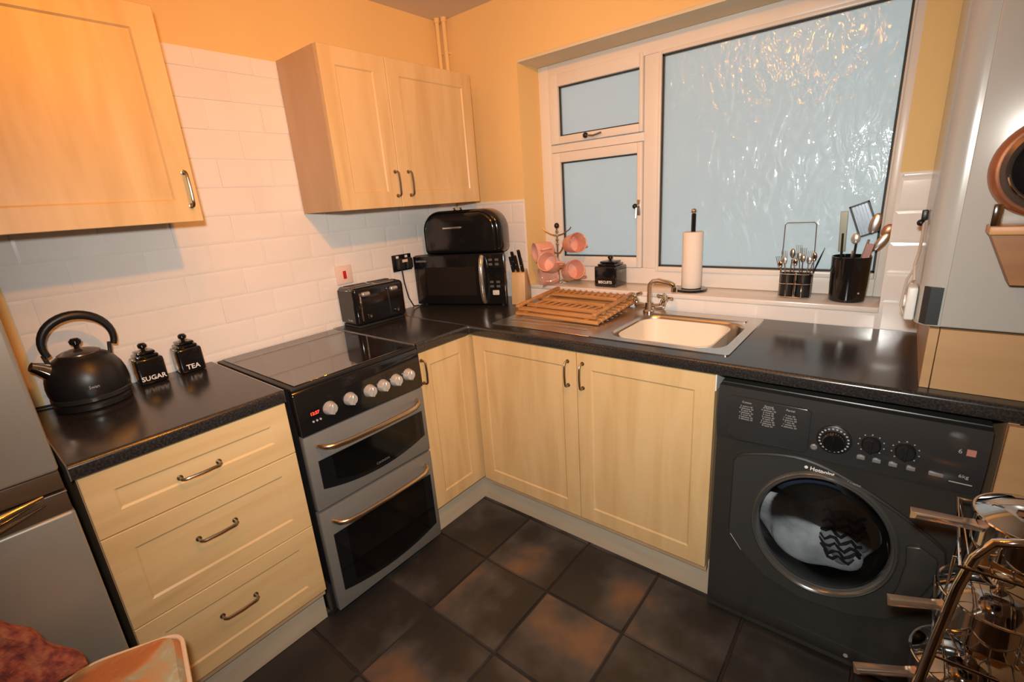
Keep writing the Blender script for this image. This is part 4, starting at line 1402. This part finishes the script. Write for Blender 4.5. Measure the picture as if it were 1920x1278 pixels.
cutl = [(-.040, .00, -.22, .150, 'fork', CHROME), (-.031, -.008, -.12, .170, 'fork', STEEL), (-.022, .006, .02, .175, 'spoon', HANDM), (-.012, -.006, .06, .160, 'fork', CHROME),
        (.014, .004, -.10, .190, 'fork', STEEL), (.020, -.008, -.02, .180, 'fork', HANDM), (.030, .004, .08, .170, 'fork', STEEL), (.036, -.004, .16, .165, 'spoon', CHROME), (.040, .004, .30, .185, 'knife', BLACKM)]
CN = ('leftmost', 'second from left', 'third from left', 'fourth from left', 'fifth from left', 'fourth from right', 'third from right', 'second from right', 'rightmost')
for k, (cx, cy, ln, h2, kind, mm) in enumerate(cutl):
    d_ = Vector((math.sin(ln), 0, math.cos(ln)))
    base = Vector((cx - .55 * h2 * d_.x * .4, cy, .012))
    top = base + d_ * h2
    nm = {'spoon': 'table_spoon', 'fork': 'table_fork', 'knife': 'table_knife'}[kind]
    m = MB()
    if kind == 'spoon':
        m.tube([base, base + d_ * h2 * .75], .0022, 6)
        m.sphere(base + d_ * h2 * .88, .010, (.9, .35, 1.8), 12)
    elif kind == 'fork':
        m.tube([base, base + d_ * h2 * .72], .0022, 6)
        c0 = base + d_ * h2 * .76
        m.sphere(c0, .0095, (1, .3, 1.5), 10)
        for q in (-1, -.33, .33, 1):
            m.tube([c0 + Vector((q * .008, 0, 0)), c0 + Vector((q * .009, 0, 0)) + d_ * h2 * .22], .0012, 5)
    else:
        m.tube([base, base + d_ * h2 * .4], .003, 6)
        m.tube([base + d_ * h2 * .4, base + d_ * h2 * .7, base + d_ * h2], .006, 8, rs=[.004, .0085, .002], flat=.4)
    single(nm, '%s %s standing in the wire cutlery caddy, %s' % ({'spoon': 'steel', 'fork': 'steel', 'knife': 'dark-bladed'}[kind], kind, CN[k]), 'cutlery', m, mm, Vector(cd.location), group='cutlery in the caddy')

# utensil pot
up = thing('utensil_pot', 'tall black utensil pot at the right of the sill', 'pot', (1.872, .078, OZ0 + .0008))
part(up, 'pot', MB().lathe([(.0001, .0), (.052, 0), (.055, .003), (.058, .06), (.060, .160), (.057, .160), (.053, .06), (.050, .008), (.0001, .007)], seg=44, cap=False), BLACK)
part(up, 'emblem', MB().sphere((.036, -.0455, .035), .0035, seg=8), GREYT)
UT = Vector(up.location)


def utensil(name, label, base, top, build, mm, r=.004):
    b_, t_ = Vector(base), Vector(top)
    d_ = (t_ - b_).normalized()
    m_ = MB().tube([b_, b_ + (t_ - b_) * .75], r, 8)
    o_ = single(name, label, 'utensil', m_, mm, UT, group='utensils in the black pot')
    build(o_, t_, d_)
    return o_


def oriented(d_, face=(0, -1, 0)):
    z = d_.normalized()
    y = Vector(face).cross(z).cross(z).normalized() * -1
    y = (Vector(face) - z * Vector(face).dot(z)).normalized()
    x = y.cross(z)
    return Matrix((x, y, z)).transposed().to_4x4()


def spatula(o_, t_, d_, w=.032, h2=.085, mm=BLACKM, frame=True):
    M = Matrix.Translation(t_ - d_ * .085) @ oriented(d_)
    m_ = MB()
    m_.box(-w, -w + .006, -.002, .002, 0, h2, .001, 1, rot=M); m_.box(w - .006, w, -.002, .002, 0, h2, .001, 1, rot=M)
    m_.box(-w, w, -.002, .002, h2 - .006, h2, .001, 1, rot=M); m_.box(-w, w, -.002, .002, 0, .006, .001, 1, rot=M)
    part(o_, 'head_frame', m_, mm)
    m2 = MB()
    for k in range(5):
        q = -w + .012 + k * (2 * w - .024) / 4
        m2.box(q - .003, q + .003, -.001, .001, .006, h2 - .006, rot=M)
    part(o_, 'slotted_blade', m2, mat('blue_grey', (.24, .27, .33), .3, .6))


def spoonhead(o_, t_, d_, w=.026, mm=STEEL, sc=(1, .35, 1.35)):
    M = Matrix.Translation(t_ - d_ * w) @ oriented(d_)
    m_ = MB().sphere((0, 0, 0), w, sc, 16)
    bmesh.ops.transform(m_.bm, matrix=M, verts=m_.bm.verts)
    part(o_, 'head', m_, mm)


def turnerhead(o_, t_, d_, mm=mat('olive_steel', (.22, .21, .16), .35, .6)):
    M = Matrix.Translation(t_ - d_ * .14) @ oriented(d_)
    part(o_, 'blade', MB().box(-.011, .011, -.0015, .0015, 0, .14, .001, 1, rot=M), mm)


utensil('turner', 'long dark flat turner leaning left in the black pot', (-.025, .0, .012), (-.038, .0, .315), turnerhead, BLACKM)
utensil('fish_slice', 'black-framed slotted slice at the back of the black pot', (.0, .015, .012), (.010, .02, .310), lambda o_, t_, d_: spatula(o_, t_, Vector((-.38, 0, 1)).normalized(), .030, .115), BLACKM)
utensil('serving_spoon', 'steel serving spoon upright right of centre in the black pot', (.0, .005, .012), (.056, .006, .285), lambda o_, t_, d_: spoonhead(o_, t_, d_, .016, STEEL, (1, .35, 2.3)), STEEL)
utensil('wooden_spoon', 'copper-toned spoon leaning furthest right in the black pot', (-.03, -.005, .012), (.098, .0, .262), lambda o_, t_, d_: spoonhead(o_, t_, d_, .017, mat('copper_spoon', (.45, .22, .13), .3, .5)), mat('copper_spoon', (.45, .22, .13), .3, .5))
utensil('whisk', 'grey ladle head leaning right in front of the copper spoon', (-.038, -.02, .012), (.084, -.012, .222), lambda o_, t_, d_: spoonhead(o_, t_, d_, .014, STEEL, (1, .4, 2.6)), STEEL)
utensil('tongs', 'dark pink-handled tongs low at the front right in the black pot', (.012, -.02, .012), (.050, -.022, .205), lambda o_, t_, d_: turnerhead(o_, t_, d_, mat('pinkish_steel', (.42, .22, .20), .3, .5)), mat('pinkish_steel', (.42, .22, .20), .3, .5))
utensil('slotted_spoon', 'pale slotted spoon between turner and slice in the black pot', (-.01, -.01, .012), (.006, -.006, .235), lambda o_, t_, d_: spoonhead(o_, t_, d_, .014, mat('pale_steel', (.7, .7, .66), .25, .7)), STEEL)

# ------------------------------------------------------------------ saucepan stand with pans
PS = Vector((2.225, -.90, 0))
st = thing('saucepan_stand', 'chrome wire saucepan stand in front of the washing machine', 'pan stand', PS)


def S_(x, y, z):
    return (x - PS.x, y - PS.y, z)


# front A-frame tube
part(st, 'front_frame', MB().tube([S_(2.095, -1.01, .0095), S_(2.118, -1.005, .25), S_(2.140, -.995, .50), S_(2.160, -.985, .70), S_(2.172, -.98, .765), S_(2.192, -.98, .805), S_(2.225, -.98, .818), S_(2.262, -.98, .812), S_(2.285, -.98, .78), S_(2.30, -.985, .70), S_(2.33, -.995, .50), S_(2.355, -1.005, .25), S_(2.375, -1.01, .0095)], .0085, 10), CHROME)
part(st, 'back_frame', MB().tube([S_(2.15, -.68, .0095), S_(2.19, -.70, .40), S_(2.215, -.735, .72), S_(2.23, -.745, .75), S_(2.27, -.745, .75), S_(2.29, -.735, .72), S_(2.31, -.70, .40), S_(2.33, -.68, .0095)], .004, 10), CHROME)
for (a_, b_) in (((2.095, -1.01), (2.15, -.68)), ((2.375, -1.01), (2.33, -.68))):
    part(st, 'foot_rail', MB().tube([S_(a_[0], a_[1], .0095), S_(b_[0], b_[1], .0095)], .008, 10), CHROME)
TZ = (.115, .33, .535, .745)
for k, z in enumerate(TZ):
    e = .02 * (3 - k) / 3
    x0_, x1_ = 2.155 - e, 2.295 + e * 2
    m = MB().tube([S_(x0_, -.985 - .006, z), S_(x1_, -.985 - .006, z), S_(x1_ - .01, -.745, z), S_(x0_ + .01, -.745, z)], .0032, 8, closed=True)
    part(st, 'shelf_rim', m, CHROME)
    for q in range(5):
        xx = x0_ + (x1_ - x0_) * (q + .5) / 5
        part(st, 'shelf_wire', MB().tube([S_(xx, -.985, z), S_(xx, -.75, z)], .0018, 6), CHROME)
    # hanging guard loops on the left
    part(st, 'guard_loop', MB().tube([S_(x0_ + .004, -.965, z), S_(x0_ - .006, -.962, z - .002), S_(x0_ - .006, -.960, z - .085), S_(x0_ - .004, -.945, z - .092), S_(x0_ + .002, -.915, z - .088), S_(x0_ + .004, -.905, z - .002)], .0018, 8), CHROME)


def pan(label, cx, cy, z, r, h, hd, hl, lid=True):
    t_ = thing('saucepan', label, 'saucepan', (cx, cy, z), math.atan2(hd[1], hd[0]), group='saucepans on the chrome stand')
    part(t_, 'pan', MB().lathe([(.0001, 0), (r * .93, 0), (r, .006), (r, h), (r + .003, h + .002), (r - .002, h), (r - .003, .008), (.0001, .006)], seg=44, cap=False), CHROME)
    # pressed handle: channel shape with open slanted end
    zz = h * .70
    pts = []
    for i, (u_, w_, dz) in enumerate(((0, .014, 0), (.25, .010, .004), (.6, .011, .008), (1.0, .013, .012))):
        pts.append((r + u_ * hl, w_, zz + dz))
    vs, fs = [], []
    for (x, w_, z_) in pts:
        q = .010
        vs += [(x, -w_, z_ + q * .6), (x, -w_ * .7, z_ - q * .4), (x + (.004 if x > r + .9 * hl else 0), 0, z_ - q), (x, w_ * .7, z_ - q * .4), (x, w_, z_ + q * .6), (x, w_ * .35, z_ + q * .2), (x, -w_ * .35, z_ + q * .2)]
    for k in range(3):
        for j in range(7):
            a_, b_ = k * 7 + j, k * 7 + (j + 1) % 7
            fs.append((a_, b_, b_ + 7, a_ + 7))
    fs += [tuple(range(7))[::-1], tuple(range(21, 28))]
    m_ = MB()
    m_.poly(vs, fs)
    bmesh.ops.recalc_face_normals(m_.bm, faces=m_.bm.faces)
    part(t_, 'handle', m_, mat('pan_handle_steel', (.66, .54, .44), .25, .9))
    if lid:
        l_ = part(t_, 'lid', MB().lathe([(r + .004, h + .0025), (r + .004, h + .005), (r * .88, h + .013), (r * .65, h + .023), (r * .35, h + .029), (.0001, h + .031)], seg=44, cap=False), mat('lid_steel_bright', (.55, .53, .52), .06, 1.0))
        part(l_, 'rim', MB().tube([(math.cos(2 * PI * i / 40) * (r + .004), math.sin(2 * PI * i / 40) * (r + .004), h + .0045) for i in range(40)], .0028, 6, closed=True), CHROME)
        part(l_, 'lid_knob', MB().lathe([(.006, h + .030), (.006, h + .037), (.015, h + .043), (.013, h + .051), (.0001, h + .053)], seg=20), CHROME)
    return t_


pan('polished steel saucepan with lid on the top tier of the stand', 2.250, -.899, TZ[3] + .0040, .078, .066, (-.94, -.35), .10)
pan('polished steel saucepan with lid on the second tier, under the top pan', 2.234, -.868, TZ[2] + .0040, .083, .076, (-.84, -.54), .105)
pan('polished steel saucepan on the third tier of the stand', 2.222, -.850, TZ[1] + .0040, .088, .085, (-.82, -.57), .13)
pan('polished steel saucepan on the lowest tier near the floor', 2.235, -.860, TZ[0] + .0040, .092, .090, (-.82, -.57), .12)

# ------------------------------------------------------------------ chair at bottom left
ch = thing('dining_chair', 'dark wooden chair with a piped terracotta cushion at the lower left', 'chair', (.93, -2.08, 0))
ox, oy, oz = ch.location
seat = [(.765 - ox, -1.875 - oy), (1.17 - ox, -1.935 - oy), (1.17 - ox, -2.33 - oy), (.715 - ox, -2.33 - oy)]
part(ch, 'seat', MB().prism(seat, 'z', .43, .462, .004), DKWOOD)
for (a_, b_) in ((.79, -1.90), (1.14, -1.96), (1.14, -2.30), (.765, -2.24)):
    part(ch, 'leg', MB().box(a_ - .018 - ox, a_ + .018 - ox, b_ - .018 - oy, b_ + .018 - oy, .0005, .43, .003), DKWOOD)
for yb in (-2.05, -2.24):
    part(ch, 'back_post', MB().tube([(.738 - ox, yb - oy - .05, .463), (.716 - ox, yb - oy - .07, .66), (.68 - ox, yb - oy - .10, .92)], .014, 8), DKWOOD)
for z_, x_, dy in ((.60, .722, .065), (.88, .683, .095)):
    part(ch, 'back_rail', MB().box(x_ - .01 - ox, x_ + .01 - ox, -2.24 - dy - oy, -2.05 - dy - oy, z_ - .02, z_ + .02, .004), DKWOOD)


def cushion(par_name, label, poly, z0, z1, m_, seg=7, mname='piping'):
    cx = sum(p[0] for p in poly) / len(poly); cy = sum(p[1] for p in poly) / len(poly)
    t_ = thing(par_name, label, 'cushion', (cx, cy, z0))
    # rounded outline
    P = []
    n_ = len(poly)
    for i in range(n_):
        a_, b_, c2 = Vector(poly[i - 1]), Vector(poly[i]), Vector(poly[(i + 1) % n_])
        u1 = (a_ - b_).normalized(); u2 = (c2 - b_).normalized()
        r = .035
        for k in range(seg):
            q = k / (seg - 1)
            p1 = b_ + u1 * r * (1 - q); p2 = b_ + u2 * r * q
            P.append(((p1 + p2) / 2 * .55 + b_ * .45 if False else (p1 * (1 - q) + p2 * q)))
    P2 = []
    for i in range(len(P)):
        a_, b_ = P[i], P[(i + 1) % len(P)]
        P2.append(a_)
        if (b_ - a_).length > .05:
            for k in range(1, 8):
                P2.append(a_.lerp(b_, k / 8))
    P = [Vector((p[0] - cx, p[1] - cy)) for p in P2]
    h_c = z1 - z0
    lv = [(.0, .80, .0), (0.12, .93, 0), (.38, .99, 0), (.5, 1.0, 0), (.62, .99, 0), (.88, .92, 0), (.98, .75, 0), (1.05, .45, 0), (1.08, .1, 0)]
    vs, fs = [], []
    for (zf, s_, _) in lv:
        vs += [(p.x * s_, p.y * s_, zf * h_c + .004 * math.sin(9 * p.x + 7 * p.y) * (zf > .6)) for p in P]
    k_ = len(P)
    fs.append(tuple(range(k_))[::-1])
    for a_ in range(len(lv) - 1):
        for i in range(k_):
            j = (i + 1) % k_
            fs.append((a_ * k_ + i, a_ * k_ + j, (a_ + 1) * k_ + j, (a_ + 1) * k_ + i))
    fs.append(tuple(range((len(lv) - 1) * k_, len(lv) * k_)))
    mb_ = MB(); mb_.poly(vs, fs)
    bmesh.ops.recalc_face_normals(mb_.bm, faces=mb_.bm.faces)
    part(t_, 'cover', mb_, m_)
    part(t_, mname, MB().tube([(p.x * 1.005, p.y * 1.005, h_c * .66) for p in P], .0048, 8, closed=True), PIPING)
    return t_


cushion('seat_cushion', 'terracotta leaf-patterned seat cushion with cream piping on the chair', [(.815, -1.848), (1.19, -1.925), (1.18, -2.32), (.765, -2.10), (.738, -2.0)], .4635, .540, TERRA)
# knitted throw on the chair back: thick ribbed sheet
m = MB()
NU, NV = 22, 20
vs, fs = [], []
for side in (0, 1):
    for i in range(NU + 1):
        for j in range(NV + 1):
            u_, v_ = i / NU, j / NV
            z = .568 + u_ * .40
            x = .776 - u_ * .095 + .004 * math.sin(v_ * 34) + .004 * math.sin(u_ * 26)
            yR = -2.000 - u_ * .21 + .006 * math.sin(u_ * 30)
            yL = -2.30 - u_ * .10
            y = yR + (yL - yR) * v_
            vs.append((x + (0 if side else .030 + .006 * math.sin(PI * v_)), y, z))
K = (NU + 1) * (NV + 1)
for i in range(NU):
    for j in range(NV):
        a_ = i * (NV + 1) + j
        fs.append((a_, a_ + 1, a_ + NV + 2, a_ + NV + 1)); fs.append((K + a_ + NV + 1, K + a_ + NV + 2, K + a_ + 1, K + a_))
for i in range(NU):
    a_ = i * (NV + 1)
    fs.append((a_ + NV + 1, a_, K + a_, K + a_ + NV + 1)[::1])
    b_ = a_ + NV
    fs.append((b_, b_ + NV + 1, K + b_ + NV + 1, K + b_))
for j in range(NV):
    fs.append((j, j + 1, K + j + 1, K + j)); b_ = NU * (NV + 1) + j
    fs.append((b_ + 1, b_, K + b_, K + b_ + 1))
m.poly(vs, fs)
bmesh.ops.recalc_face_normals(m.bm, faces=m.bm.faces)
single('knitted_throw', 'red knitted throw over the chair back at the lower left corner', 'throw', m, KNIT)

# ------------------------------------------------------------------ ceiling lamps (above the view, seen in reflections)
for (x_, y_, lab) in ((1.75, -1.42, 'ceiling lamp above the view nearest the washing machine'), (1.05, -1.55, 'ceiling lamp above the view nearest the cooker'), (1.29, -1.75, 'ceiling lamp above the view between the other two')):
    t_ = thing('ceiling_lamp', lab, 'lamp', (x_, y_, CEIL), group='ceiling lamps out of view')
    part(t_, 'rose', MB().lathe([(.045, -.018), (.05, -.004), (.05, -.0005)], seg=28), WHITEP)
    part(t_, 'stem', MB().tube([(0, 0, -.018), (0, 0, -.07)], .008, 8), STEEL)
bpy.context.view_layer.update()
